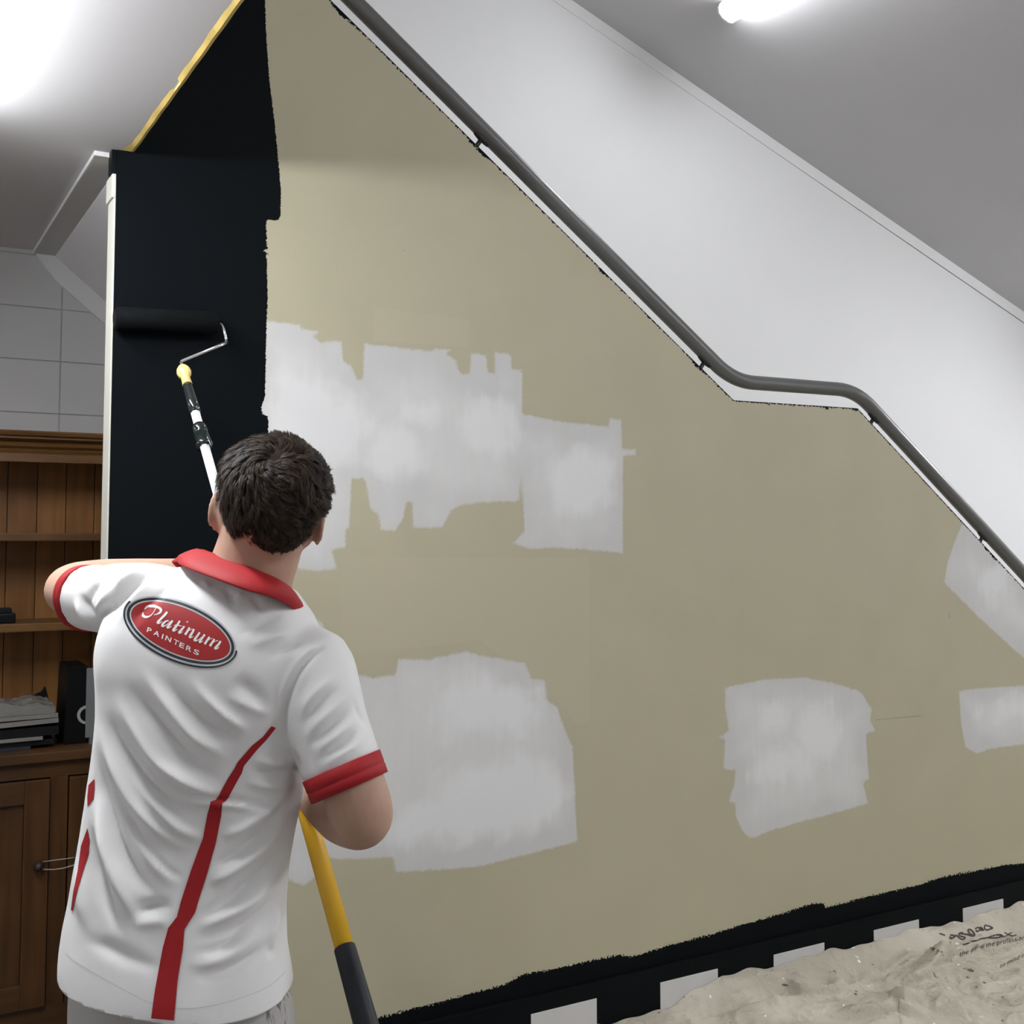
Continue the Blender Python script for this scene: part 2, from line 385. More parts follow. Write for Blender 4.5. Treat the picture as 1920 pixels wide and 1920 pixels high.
edge = [np.array((x, top(x))) for x in sorted(set(list(np.arange(.9, XR, .06)) + [LAND0[0], LAND1[0]]))]
black = np.maximum(black, sdline(P2, edge, .0042))
for px, py, r in ((640,18,9),(660,42,6),(885,262,6),(905,275,8),(940,300,3),(1128,503,6),(1140,520,4),(1215,592,3),(1290,655,3),(1308,690,7),(1316,698,6),(1345,722,4),(1360,743,4),(1440,757,4),(1552,766,5),(1605,769,6),(1650,812,3),(1850,1040,6),(1862,1050,7),(1890,1085,3),(1600,764,3)):
    c = onY(px, py, YW)[[0, 2]]; sl_ = sl0 if c[0] < LAND0[0] else (0 if c[0] < LAND1[0] else sl1); tv = np.array((1, sl_)) / math.hypot(1, sl_); w_ = P2 - np.array((c[0], top(c[0]) - .003))
    black = np.maximum(black, .62 * r / 430 - np.hypot(w_ @ tv * .38, (w_ @ np.array((-tv[1], tv[0]))) * 1.05))
put('black', black)
prim_ = np.full(nV, -1.0)
for pl in (PRIMER_A, PRIMER_B, PRIMER_C, PRIMER_D, PRIMER_E, PRIMER_F): prim_ = np.maximum(prim_, sdf(P2, wpoly(pl)))
put('primer', prim_)
coat = np.full(nV, -1.0)
for px, py, rx, ry in ((790,772,26,24),(915,800,55,60),(575,775,75,85),(640,800,60,70),(1090,905,55,65),(740,850,60,45),(930,1495,120,75),(900,1330,110,55),(1015,1490,40,60),(800,1540,55,50),(1535,1375,38,55),(1450,1345,28,32),(1480,1430,60,35),(1905,1330,60,22),(1870,1090,30,40)):
    c = onY(px, py, YW)[[0, 2]]; sx = abs(onY(px + rx, py, YW)[0] - c[0]); s_z = abs(onY(px, py + ry, YW)[2] - c[1])
    q = np.linalg.norm((P2 - c) / np.array([sx, s_z]), axis=1); coat = np.maximum(coat, (1 - q) * min(sx, s_z))
put('coat', coat)
rough = .0015 + .030 * np.exp(-((P2 - onY(494, 470, YW)[[0, 2]]) ** 2 / np.array([.022, .022]) ** 2).sum(1)) + .010 * np.exp(-((P2 - onY(500, 768, YW)[[0, 2]]) ** 2 / np.array([.02, .02]) ** 2).sum(1)) + .012 * (P2[:, 1] < .30) + .009 * np.exp(-((P2[:, 1] - np.array([top(x_) for x_ in P2[:, 0]])) / .03) ** 2)
put('rough', rough)
tone = np.full(nV, -1.0)
for pl in ([(640,1045),(1105,1045),(1105,1355),(1080,1360),(1060,1330),(900,1200),(640,1230)], [(700,575),(880,600),(875,650),(700,640)]): tone = np.maximum(tone, sdf(P2, wpoly(pl)))
put('tone', tone)
pen_ = np.maximum(sdline(P2, [onY(x, y, YW)[[0, 2]] for x, y in ((1640, 1350), (1729, 1342))], .0018), sdline(P2, [onY(x, y, YW)[[0, 2]] for x, y in ((1781, 1118), (1780, 1160))], .0018))
for px, py in ((757,470),(965,385),(750,470),(1300,1110),(1150,1340)): pen_ = np.maximum(pen_, .0022 - np.linalg.norm(P2 - onY(px, py, YW)[[0, 2]], axis=1))
put('pencil', pen_)
# skirting board in black with white squares every half metre
base = bm_obj('baseboard_front', (lambda b: (bm_box(b, (XL + .012, YW - .014, 0), (XR, YW, .160), .003), b)[1])(bmesh.new()), M_blackp, kind='structure')
x0 = 2.355 - 2 * .5 * 2
for k in range(0, 9):
    xa = 2.355 + (k - 3) * .5
    if xa < XL + .1 or xa + .245 > XR: continue
    box('white_square', (xa, YW - .0165, .002), (xa + .245, YW - .0135, .110), M_sq, base, bev=.0008)

# ------------------------------------------------------------------ ceiling lights (fluorescent battens)
def batten(x, y0, y1, label, tilt=0.0, z=None, k=1.0):
    z = ZC if z is None else z
    r = empty('ceiling_light', (x, (y0 + y1) / 2, z), label, 'light', 'fluorescent battens on the ceilings'); r.rotation_euler = (0, tilt, 0)
    L = y1 - y0
    def part(nm, prof, a, b, m):
        bm = bmesh.new(); bm_prism(bm, [(px, a, pz) for px, pz in prof], (0, b - a, 0)); o = bm_obj(nm, bm, m); o.parent = r; return o
    part('lamp_body', [(-.045, 0), (.045, 0), (.045, -.022), (-.045, -.022)], -L / 2, L / 2, M_lampbody)
    d = [(-.05, -.0225), (.05, -.0225), (.052, -.045), (.04, -.07), (.018, -.08), (-.018, -.08), (-.04, -.07), (-.052, -.045)]
    part('diffuser', d, -L / 2 + .012, L / 2 - .012, glow(k))
    e = [(px * 1.03, pz * 1.02) for px, pz in d]
    part('end_cap', e, -L / 2, -L / 2 + .0118, M_lampbody); part('end_cap', e, L / 2 - .0118, L / 2, M_lampbody)
TILT = math.atan(-SL)
lx = 3.33
batten(.05, 1.60, 2.98, 'lit white fluorescent batten on the low ceiling beside the black paint, nearest the wall', k=K_LOW)
batten(lx, 2.42, 3.84, 'lit white fluorescent batten on the raked ceiling above the handrail', TILT, rz(lx) - .001, K_TOP)
batten(6.5, 1.9, 3.3, 'lit white fluorescent batten on the raked ceiling near the right wall', TILT, rz(6.5) - .001, K_RIGHT)
batten(-2.1, 2.85, 4.15, 'added unseen fluorescent batten on the low ceiling, brightening the block wall and dresser', k=.4)  # added lamp, out of view, lifts the alcove ceiling, blocks and dresser
batten(-2.6, -2.8, -1.5, 'lit white fluorescent batten on the low ceiling near the left wall', k=K_LEFT)
batten(3.33, -1.6, -.2, 'lit white fluorescent batten on the raked ceiling behind the photographer', TILT, rz(3.33) - .001, K_REAR)
batten(5.4, -1.6, -.2, 'added unseen fluorescent batten on the raked ceiling, fill from the rear right corner', TILT, rz(5.4) - .001, K_REAR)  # added lamp, out of view, extra fill on the right of the stair wall

# ------------------------------------------------------------------ masking tape along the ceiling edge
V, Fc = [], []; ys = np.arange(.4, YW + .012, .02)
for i, y in enumerate(ys):
    w = .0175 + .001 * math.sin(y * 23) + .0006 * math.sin(y * 61) - (.009 if abs(y - 2.60) < .03 else 0)
    if y > YW - .07: w += .016 * (y - YW + .07) / .07
    zz = ZC - .0012 - .0007 * math.sin(y * 40)
    V += [(XE - w, y, ZC - .0006), (XE - .006, y, zz - .002), (XE + .001, y, zz - .001), (XE + .001, y, ZC + .006)]
    if i:
        a = 4 * i
        for k in range(3): Fc.append((a - 4 + k, a + k, a + k + 1, a - 3 + k))
o = mesh_obj('masking_tape', V, Fc, M_tape); set_props(o, 'strip of yellow masking tape along the ceiling edge above the black paint', 'tape')

# ------------------------------------------------------------------ handrail on brackets above the wall
YRAIL = YW + .031
rail = empty('handrail', (LAND0[0], YRAIL, LAND0[1]), 'dark grey tubular steel handrail following the stair along the wall top', 'handrail')
OFF, RR = .074, .0265
def offs(sl): n = math.hypot(1, sl); return (-sl / n * OFF, OFF / n)
slm = (LAND1[1] - LAND0[1]) / (LAND1[0] - LAND0[0])
def inter(p, s, q, u): x = (q[1] - p[1] + s * p[0] - u * q[0]) / (s - u); return (x, p[1] + s * (x - p[0]))
o0, o1, o2 = offs(sl0), offs(slm), offs(sl1)
A = (LAND0[0] + o0[0], LAND0[1] + o0[1]); B = (LAND0[0] + o1[0], LAND0[1] + o1[1]); Cc = (LAND1[0] + o2[0], LAND1[1] + o2[1])
k0 = inter(A, sl0, B, slm); k1 = inter(B, slm, Cc, sl1)
xs0 = .75; pts = [np.array((xs0, A[1] + sl0 * (xs0 - A[0])))]
e1 = np.array((XR, Cc[1] + sl1 * (XR - Cc[0])))
def fillet(p, a, b, r=.10):
    p, a, b = map(np.array, (p, a, b)); u = (a - p) / np.linalg.norm(a - p); w = (b - p) / np.linalg.norm(b - p)
    return [(1 - q) ** 2 * (p + u * r) + 2 * q * (1 - q) * p + q * q * (p + w * r) for q in np.linspace(0, 1, 11)]
path = pts + fillet(k0, pts[0], k1) + fillet(k1, k0, e1) + [e1]
V, Fc = tube_geo([(p[0], YRAIL, p[1]) for p in path], RR, 28, rounded=True); mesh_obj('rail', V, Fc, M_rail, rail, True)
def bracket(x, sl):
    z = top(x); n = np.array(offs(sl)) / OFF; t_ = np.array((1, sl)) / math.hypot(1, sl)
    g = Geo(); p0 = np.array((x, z)) - n * .004; p1 = np.array((x, z)) + n * (OFF - RR * .9)
    g.tube([(p0[0], YRAIL, p0[1]), (p1[0], YRAIL, p1[1])], .0075, 12, False)
    a, b = p1 - t_ * .026, p1 + t_ * .026
    g.tube([(a[0], YRAIL, a[1]), (p1[0], YRAIL, p1[1]), (b[0], YRAIL, b[1])], [.009, .012, .009], 12, True)
    g.tube([(p0[0], YRAIL, p0[1] + .001), (p0[0] + n[0] * .006, YRAIL, p0[1] + n[1] * .006)], .017, 16, False)
    mesh_obj('bracket', g.v, g.f, M_brk, rail, True)
for px, py, sl in ((897, 262, sl0), (1320, 694, sl0), (1640, 797, sl1), (1846, 1022, sl1)): bracket(onY(px, py, YW)[0], sl)
bracket(1.0, sl0); bracket(LAND1[0] + 1.55, sl1)

# ------------------------------------------------------------------ pine dresser under the stair
YH, YD, YK = 4.13, 3.95, YB - .035            # fronts of the hutch and of the base, back boards
DX0, DX1 = -.62, 1.24
zw = onY(97, 1409.5, YD)[2]; zs1 = onY(100, 999, YH)[2]; zs2 = onY(60, 1170, YH)[2]; zt = onY(100, 809, YH - .06)[2]; zcb = onY(100, 851, YH - .0)[2]
D = empty('dresser', ((DX0 + DX1) / 2, 4.2, 0), 'dark pine dresser with open shelves and panelled doors against the grey block wall', 'dresser')
k = 0; x = DX0 + .02
PLW = .098
xj = onY(70, 930, YK)[0]; n0 = int((xj - DX0) / PLW); x = xj - n0 * PLW
while x < DX1 - .03:
    xa, xb = max(x, DX0 + .02), min(x + PLW, DX1 - .02)
    box('back_board', (xa + .0012, YK, zw), (xb - .0012, YK + .014, zt - .02), (M_back, M_back2)[k % 2 if k % 3 else 0], D, bev=.002); x += PLW; k += 1
box('back_panel', (DX0 + .01, YK + .0145, .02), (DX1 - .01, YK + .022, zt - .03), M_woodd, D)
for a, b in ((DX0, DX0 + .028), (DX1 - .028, DX1)):
    box('side_panel', (a, YH + .005, zw), (b, YK + .02, zt - .01), M_wood, D, bev=.002)
for z in (zs1, zs2): box('shelf', (DX0 + .028, YH + .03, z - .028), (DX1 - .028, YK - .001, z), M_woodh, D, bev=.004)
# cornice: stepped mouldings
prof = [(YH + .03, zcb - .0), (YH - .0, zcb), (YH - .006, zcb + .010), (YH - .002, zcb + .014), (YH - .016, zcb + .022), (YH - .022, zcb + .034), (YH - .018, zcb + .040), (YH - .030, zcb + .046), (YH - .050, zt - .026), (YH - .050, zt - .020), (YH - .062, zt - .016), (YH - .066, zt - .006), (YH - .060, zt), (YH + .03, zt)]
bm = bmesh.new(); bm_prism(bm, [(DX0 - .04, y, z) for y, z in prof], (DX1 - DX0 + .08, 0, 0)); bm_obj('cornice', bm, M_woodh, D)
box('top_board', (DX0, YH + .03, zt - .025), (DX1, YK + .02, zt - .004), M_woodh, D)
box('fascia_board', (DX0 + .005, YH + .002, zcb - .03), (DX1 - .005, YH + .024, zcb + .01), M_woodh, D, bev=.002)
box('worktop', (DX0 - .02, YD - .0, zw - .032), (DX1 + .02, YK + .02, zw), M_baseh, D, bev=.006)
YF = YD + .02; zdt = onY(60, 1463, YF)[2]; zdb = .10
DRX = [onY(92, 1500, YF)[0], onY(130, 1455, YF)[0]]
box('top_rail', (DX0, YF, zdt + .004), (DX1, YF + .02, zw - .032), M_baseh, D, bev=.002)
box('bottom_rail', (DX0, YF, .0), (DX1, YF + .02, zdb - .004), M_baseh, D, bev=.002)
stw = DRX[1] - DRX[0]; dw = .425
DRS = [(DRX[0] - dw, DRX[0]), (DRX[1], DRX[1] + dw), (DRX[0] - 2 * dw - stw, DRX[0] - dw - stw)]
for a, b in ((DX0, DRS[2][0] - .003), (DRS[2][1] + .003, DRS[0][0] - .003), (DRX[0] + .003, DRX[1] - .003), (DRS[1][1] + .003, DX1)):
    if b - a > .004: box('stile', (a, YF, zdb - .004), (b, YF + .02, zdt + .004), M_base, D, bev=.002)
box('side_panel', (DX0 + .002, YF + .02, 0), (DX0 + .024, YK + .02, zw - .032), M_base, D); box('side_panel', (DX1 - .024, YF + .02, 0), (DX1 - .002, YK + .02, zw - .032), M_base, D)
KZ = onY(69, 1620, YF)[2]
for i, (a, b) in enumerate(DRS):
    d = empty('door', (a, YF, zdb)); d.parent = D; d.location = Vector((a, YF, zdb)) - D.location
    sw = .075
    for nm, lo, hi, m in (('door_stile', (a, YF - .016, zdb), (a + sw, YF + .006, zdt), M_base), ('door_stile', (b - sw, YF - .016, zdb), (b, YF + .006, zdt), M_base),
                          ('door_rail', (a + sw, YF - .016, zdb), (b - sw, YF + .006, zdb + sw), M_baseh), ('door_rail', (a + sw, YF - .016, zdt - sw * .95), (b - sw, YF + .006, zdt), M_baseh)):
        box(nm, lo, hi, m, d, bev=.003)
    n = 3
    for q in range(n):
        pa_, pb_ = a + sw + (b - a - 2 * sw) * q / n, a + sw + (b - a - 2 * sw) * (q + 1) / n
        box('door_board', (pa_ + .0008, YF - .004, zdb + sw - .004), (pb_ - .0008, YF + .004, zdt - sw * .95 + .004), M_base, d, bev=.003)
    kx = b - .03 if i != 1 else a + .03
    g = Geo(); g.tube([(kx, YF - .014, KZ), (kx, YF - .022, KZ)], [.009, .009], 14, False)
    g.tube([(kx, YF - .022, KZ), (kx, YF - .028, KZ), (kx, YF - .036, KZ)], [.012, .017, .013], 18)
    mesh_obj('knob', g.v, g.f, M_knob, d, True)
ka, kb = DRS[0][1] - .03, DRS[1][0] + .03
g = Geo(); M_string = simple('pale_string', (.35, .31, .26), .6)
for s, rr in ((1, .0016), (-1, .0022)):
    P = [(ka - .005, YF - .020, KZ + s * .0105), (ka + .004, YF - .0225, KZ + s * .0108)] + [(ka + (kb - ka) * q, YF - .0225 - .002 * math.sin(q * 3.1), KZ + s * (.0108 + .004 * math.sin(q * math.pi)) - .004 * math.sin(q * math.pi)) for q in (.2, .4, .6, .8)] + [(kb - .004, YF - .0225, KZ + s * .0108), (kb + .005, YF - .020, KZ + s * .0105)]
    g.tube(P, rr, 8)
    for e in (ka, kb): pass
g.tube([(ka - .0105 * math.cos(a), YF - .0195, KZ + .0105 * math.sin(a)) for a in np.linspace(1.5, -1.5, 9)], .0016, 8)
g.tube([(kb + .0105 * math.cos(a), YF - .0195, KZ + .0105 * math.sin(a)) for a in np.linspace(1.5, -1.5, 9)], .0016, 8)
set_props(mesh_obj('string_loop', g.v, g.f, M_string, smooth=True), 'pale string loop stretched between two dark dresser knobs beside the painter', 'string')

# things standing on the dresser
M_paper = simple('paper_grey', (.20, .19, .175), .6, var=.1, vs=40)
M_film = simple('clear_plastic_film', (.20, .20, .185), .18, spec=.8, var=.25, vs=30, bump=.9, bs=45, sc=(1, 1, 4))
M_blk = simple('black_plastic', (.004, .0045, .005), .45, spec=.2)
M_blks = simple('black_card', (.006, .006, .007), .6, spec=.2)
M_grey = simple('grey_panel', (.17, .175, .175), .5)
M_chr = simple('silver_plastic', (.45, .46, .46), .3, .2)
M_blue = simple('dark_blue_card', (.018, .024, .03), .5)
def sheetstack(name, xa, xb, ya, yb, za, zb, mat, label, cat, rot=0.0, skew=0.0, wav=0.0, seed=0, group=None):
    """a wavy slab of paper or film with uneven edges"""
    r = np.random.RandomState(seed); nx, ny = 26, 10; V, Fc = [], []
    c, s = math.cos(rot), math.sin(rot); mx, my = (xa + xb) / 2, (ya + yb) / 2
    for lay in (0, 1):
        for j in range(ny + 1):
            for i in range(nx + 1):
                u, v = i / nx, j / ny; x = xa + (xb - xa) * u; y = ya + (yb - ya) * v
                z = (za if lay == 0 else zb) + skew * (u - .5)
                if lay: z += wav * (math.sin(u * 17 + seed) * .4 + math.sin(v * 9 + u * 5) * .3 + .3 * (r.rand() - .5)) - (wav * 2.2 * max(0, u - .72) if wav > .004 else 0)
                dx, dy = x - mx, y - my; V.append((mx + dx * c - dy * s, my + dx * s + dy * c, z))
    n = (nx + 1) * (ny + 1)
    for j in range(ny):
        for i in range(nx):
            a = j * (nx + 1) + i; q = (a, a + 1, a + nx + 2, a + nx + 1); Fc.append(q[::-1]); Fc.append(tuple(t_ + n for t_ in q))
    bd = [i for i in range(nx + 1)] + [j * (nx + 1) + nx for j in range(1, ny + 1)] + [ny * (nx + 1) + i for i in range(nx - 1, -1, -1)] + [j * (nx + 1) for j in range(ny - 1, 0, -1)]
    for p, q in zip(bd, bd[1:] + bd[:1]): Fc.append((p, q, q + n, p + n))
    o = mesh_obj(name, V, Fc, mat, smooth=False); return set_props(o, label, cat, group)
YS = YD + .075
def wx(px, y=YS): return onY(px, 1380, y)[0]
def wz(py, y=YS, px=60): return onY(px, py, y)[2]
xl = wx(-70)
z0 = zw + .0008; lv = [z0, wz(1388), wz(1372), wz(1355), wz(1345), wz(1336), wz(1310)]
h = [z0] + lv[1:]
sheetstack('folder', xl, wx(58), YS, YS + .22, z0, z0 + .010, M_blue, 'dark blue folder lying lowest in the paper stack on the dresser', 'folder', seed=1)
a = z0 + .0105
sheetstack('folder', xl - .02, wx(101), YS + .004, YS + .23, a, a + .016, M_blks, 'thick black folder near the bottom of the paper stack on the dresser', 'folder', seed=2)
a += .0165
sheetstack('paper_sheaf', xl, wx(80), YS - .004, YS + .22, a, a + .011, M_paper, 'thin pale paper sheaf between the two black folders of the stack', 'paper', skew=.002, seed=3)
a += .0125
sheetstack('folder', xl - .01, wx(110), YS + .0, YS + .23, a, a + .028, M_blks, 'thick black folder in the middle of the paper stack on the dresser', 'folder', skew=.003, seed=4)
a += .0365
sheetstack('paper_sheaf', xl, wx(109), YS - .003, YS + .22, a, a + .015, M_paper, 'pale paper sheaf tilted on the middle black folder', 'paper', skew=.008, seed=5)
a += .0195
sheetstack('paper_sheaf', xl, wx(108), YS - .001, YS + .22, a, a + .013, M_paper, 'flat grey paper sheaf right under the crinkled film bag', 'paper', skew=.002, seed=6)
a += .0145
sheetstack('plastic_bag', xl, wx(103), YS + .002, YS + .21, a, a + .036, M_film, 'crinkled clear plastic bag lying on top of the paper stack', 'bag', wav=.012, seed=7)
zb_ = a + .01
g = bmesh.new(); bm_prism(g, [(wx(80), YS + .235, z0), (wx(108), YS + .235, z0), (wx(110), YS + .235, a + .012), (wx(103), YS + .235, wz(1293, YS + .2)), (wx(96), YS + .235, wz(1302, YS + .2)), (wx(80), YS + .235, a + .03)], (0, .03, 0))
set_props(bm_obj('stand', g, M_blk), 'black stand with a pointed top behind the crinkled bag', 'stand')
# upright black binder, grey board and round silver speaker
yb = YS + .03
xa, xb = onY(123, 1380, yb)[0], onY(163, 1380, yb)[0]; zt_ = onY(140, 1250, yb)[2]
Bn = empty('upright_box', ((xa + xb) / 2, yb + .1, z0), 'black upright box with a silver ring, on the dresser beside the paper stack', 'box')
bm = bmesh.new(); bm_prism(bm, [(xa - .006, yb, z0), (xb, yb, z0), (xb, yb, zt_), (xa + .004, yb, zt_)], (0, .2, 0)); bmesh.ops.bevel(bm, geom=bm.edges[:], offset=.003, segments=2, affect='EDGES'); bm_obj('cover', bm, M_blk, Bn)
cx = onY(159, 1340, yb)
g = Geo(); g.tube([(cx[0] + .006, yb - .001, cx[2]), (cx[0] + .006, yb - .006, cx[2])], .031, 32, False); mesh_obj('ring', g.v, g.f, M_chr, Bn, label='silver ring')
g = Geo(); g.tube([(cx[0] + .006, yb - .0062, cx[2]), (cx[0] + .006, yb - .0075, cx[2])], .022, 28, False); mesh_obj('disc', g.v, g.f, M_blk, Bn)
yg = yb - .03; xa, xb = onY(160, 1380, yg)[0], onY(205, 1380, yg)[0]; zg0, zg1 = onY(165, 1383, yg)[2], onY(165, 1253, yg)[2]
Gb = empty('display_board', ((xa + xb) / 2, yg, z0), 'grey board on small feet standing before the black upright box', 'board')
box('panel', (xa, yg, zg0), (xb, yg + .006, zg1), M_grey, Gb, bev=.001)
for q in (xa + .018, xb - .018): box('foot', (q - .004, yg - .008, z0), (q + .004, yg + .018, zg0 + .0005), M_grey, Gb)
# small black device on the middle shelf
yv = YH + .06; xv0, xv1 = onY(-60, 1150, yv)[0], onY(30, 1150, yv)[0]; zv = zs2 + .0006
Dv = empty('device', (xv1 - .05, yv + .04, zv), 'small low black device lying on the middle dresser shelf', 'device')
box('case', (xv0, yv, zv), (xv1, yv + .08, onY(20, 1150, yv)[2]), M_blk, Dv, bev=.006)
box('top_plate', (xv0 + .01, yv + .006, onY(20, 1150, yv)[2] + .0002), (xv1 - .012, yv + .07, onY(20, 1141, yv)[2]), M_blks, Dv, bev=.003)

# ------------------------------------------------------------------ drop sheet on the floor along the wall
SX0, SX1, SY0, SY1 = 1.75, 5.6, 1.3, YW - .018
NXs, NYs = 560, 270
gx = np.linspace(SX0, SX1, NXs); gy = np.linspace(SY0, SY1, NYs); GX, GY = np.meshgrid(gx, gy)
from mathutils import noise as mnoise
def fbm(sx, sy, ox, oct=4):
    out = np.zeros_like(GX)
    for o_ in range(oct):
        f = 2 ** o_; r = np.random.RandomState(int(ox * 10) + o_); acc = np.zeros_like(GX)
        for _ in range(7):
            th = r.rand() * 6.283; ph = r.rand() * 6.283; fr = f * (.6 + .8 * r.rand())
            acc += np.sin((GX * sx * math.cos(th) + GY * sy * math.sin(th)) * fr * 6.283 + ph)
        out += acc / 7 / f
    return out
warpx = GX + .06 * fbm(1.3, 1.3, 1, 2); warpy = GY + .06 * fbm(1.3, 1.3, 2, 2)
Hs = .016 + .012 * fbm(1.1, 1.6, 3, 2)
def ridge(sx, sy, ox):
    r = 1 - np.abs(fbm(sx, sy, ox, 3)) * 2.2; return np.clip(r, 0, 1) ** 3
Hs += .014 * ridge(1.0, 1.7, 5) + .006 * ridge(2.2, 2.8, 6) + .0035 * ridge(4.5, 5.0, 8) + .0008 * fbm(9, 9, 9, 2)
Hs += .009 * np.clip(1 - np.abs(fbm(1.6, 2.2, 14, 3)) * 2.6, 0, 1) ** 7 + .006 * np.clip(1 - np.abs(fbm(3.0, 3.6, 15, 3)) * 2.6, 0, 1) ** 6
SHX = np.zeros_like(GX); SHY = np.zeros_like(GX)
S2 = np.stack([GX.ravel(), GY.ravel()], 1)
def fold(pts, amp, wid, step=.0):
    global Hs, SHX, SHY; step = -step; nvx = np.zeros(len(S2)); nvy = np.zeros(len(S2))
    P = np.array([onZ(x, y, .03)[:2] for x, y in pts]); best = np.full(len(S2), 1e9); sg = np.zeros(len(S2)); fade = np.zeros(len(S2)); tot = len(P) - 1
    for i, (a, b) in enumerate(zip(P[:-1], P[1:])):
        e = b - a; w = S2 - a; h_ = np.clip((w @ e) / (e @ e), 0, 1); q = w - h_[:, None] * e; d = np.sqrt((q ** 2).sum(1)); m = d < best
        best = np.where(m, d, best); sg = np.where(m, np.sign(e[0] * w[:, 1] - e[1] * w[:, 0]), sg); fade = np.where(m, (i + h_) / tot, fade); ll = np.hypot(*e); nvx = np.where(m, -e[1] / ll, nvx); nvy = np.where(m, e[0] / ll, nvy)
    en = np.clip(np.minimum(fade, 1 - fade) * 5 + .25, 0, 1)
    up_ = np.where(sg * (1 if step >= 0 else -1) > 0, 1.0, .22 if step else 1.0)      # steep on one side
    Hs = Hs + (amp * 1.5 * en * np.exp(-(best / (wid * .8 * up_)) ** 1.6)).reshape(Hs.shape)
    if step:
        sh = -math.copysign(1, step) * wid * .42 * en * np.exp(-(best / (wid * .55)) ** 2); SHX = SHX + (sh * nvx).reshape(Hs.shape); SHY = SHY + (sh * nvy).reshape(Hs.shape)
# folds seen in the photograph: crest lines
for pts, amp, wid, st in (
    ([(1290,1868),(1340,1846),(1400,1822),(1436,1815),(1460,1826)], .035, .05, -1), ([(1330,1880),(1390,1860),(1450,1843),(1500,1848)], .022, .035, -1),
    ([(1450,1822),(1475,1806),(1486,1812),(1492,1828)], .018, .018, 1), ([(1455,1850),(1500,1862),(1560,1860),(1585,1850)], .020, .04, -1),
    ([(1520,1790),(1540,1835),(1580,1850)], .014, .04, 1), ([(1688,1838),(1725,1828),(1755,1805),(1775,1786)], .030, .05, -1),
    ([(1650,1866),(1700,1874),(1750,1868),(1777,1862)], .030, .05, -1), ([(1777,1862),(1800,1884),(1812,1910)], .026, .035, 1), ([(1655,1818),(1690,1800),(1720,1790)], .012, .03, -1),
    ([(1840,1854),(1880,1848),(1930,1835)], .014, .04, -1), ([(1830,1790),(1880,1772),(1940,1760)], .020, .05, -1), ([(1560,1905),(1640,1896),(1700,1886),(1760,1900)], .024, .05, -1),
    ([(1500,1900),(1540,1890),(1590,1884)], .012, .03, -1), ([(1730,1806),(1760,1796),(1800,1780),(1850,1768)], .014, .03, -1), ([(1870,1880),(1920,1868),(1970,1866)], .026, .06, -1),
    ([(1215,1905),(1270,1878),(1320,1858)], .018, .05, -1), ([(1380,1900),(1450,1890),(1520,1885)], .014, .05, 1)):
    fold(pts, amp, wid, st)
# gathered against the skirting, level taken from where the sheet meets it
mx = np.array([onY(x, y, YW - .014)[0] for x, y in ((1150,1915),(1233,1894),(1340,1833),(1410,1814),(1444,1816),(1540,1785),(1640,1765),(1717,1741),(1800,1728),(1920,1688),(2100,1650))])
mz = np.array([onY(x, y, YW - .014)[2] for x, y in ((1150,1915),(1233,1894),(1340,1833),(1410,1814),(1444,1816),(1540,1785),(1640,1765),(1717,1741),(1800,1728),(1920,1688),(2100,1650))])
edge_h = np.interp(GX, mx, mz) + .007 * np.sin(GX * 21) * np.sin(GX * 8.3) + .004 * np.sin(GX * 47); wgt = np.exp(-((SY1 - GY) / .07) ** 2); Hs = Hs * (1 - wgt) + edge_h * wgt
lim = np.clip((GX - SX0) / .10, 0, 1) * np.clip((GY - SY0) / .10, 0, 1); Hs = np.maximum(Hs, .002) * (.15 + .85 * lim) + .0015
xlft = SX0 + .10 * np.sin(GY * 9) * .5 + .04 * np.sin(GY * 23)
wy = np.clip((SY1 - GY) / .06, 0, 1)
Vs = np.stack([GX + SHX * wy + (1 - (GX - SX0) / (SX1 - SX0)) * (xlft - SX0), np.minimum(GY + SHY * wy, SY1), Hs], -1).reshape(-1, 3)
a = (np.arange(NYs - 1)[:, None] * NXs + np.arange(NXs - 1)[None]).ravel(); Fs = np.stack([a, a + 1, a + NXs + 1, a + NXs], 1)
t = NT('canvas_drop_sheet'); n1 = t.noise(4, 5); n2 = t.noise(38, 2, rough=.4); n3 = t.noise(1.6, 2)
c = t.mix(t.step(n1, .3, .75), (.40, .365, .295), (.53, .49, .405)); c = t.mix(t.math('MULTIPLY', t.step(n2, .70, .73), t.step(n3, .45, .6)), c, (.16, .13, .10))
c = t.mix(t.step(t.noise(31, 1, rough=.3), .765, .78), c, (.80, .78, .74)); t.set(c, .85, spec=.2); cr = t.math('ABSOLUTE', t.math('SUBTRACT', t.noise(11, 5, rough=.55), .5)); t.bump(t.math('ADD', t.step(cr, 0, .12), t.math('MULTIPLY', t.noise(420, 2), .06)), .55, .007); M_canvas = t.m
sheet = mesh_obj('drop_sheet', Vs, Fs, M_canvas, smooth=True); set_props(sheet, 'crumpled beige canvas drop sheet on the floor along the black skirting', 'drop sheet')
bvh_s = BVHTree.FromPolygons([tuple(v) for v in Vs], [tuple(f) for f in Fs])
M_ink = simple('black_ink', (.03, .022, .02), .7); M_ink2 = simple('faded_ink', (.06, .05, .045), .75); M_stain = simple('paint_splash', (.10, .085, .065), .6)
def cast(bvh, px, py, off, Zg=1.9):
    d = Vector(ray(px, py)).normalized(); h_, n_, i_, _ = bvh.ray_cast(Vector(EYE), d)
    if h_ is None:
        h_, n_, i_, _ = bvh.find_nearest(Vector(at(px, py, Zg)))
    if n_.dot(d) > 0: n_ = -n_
    return h_ + n_ * off
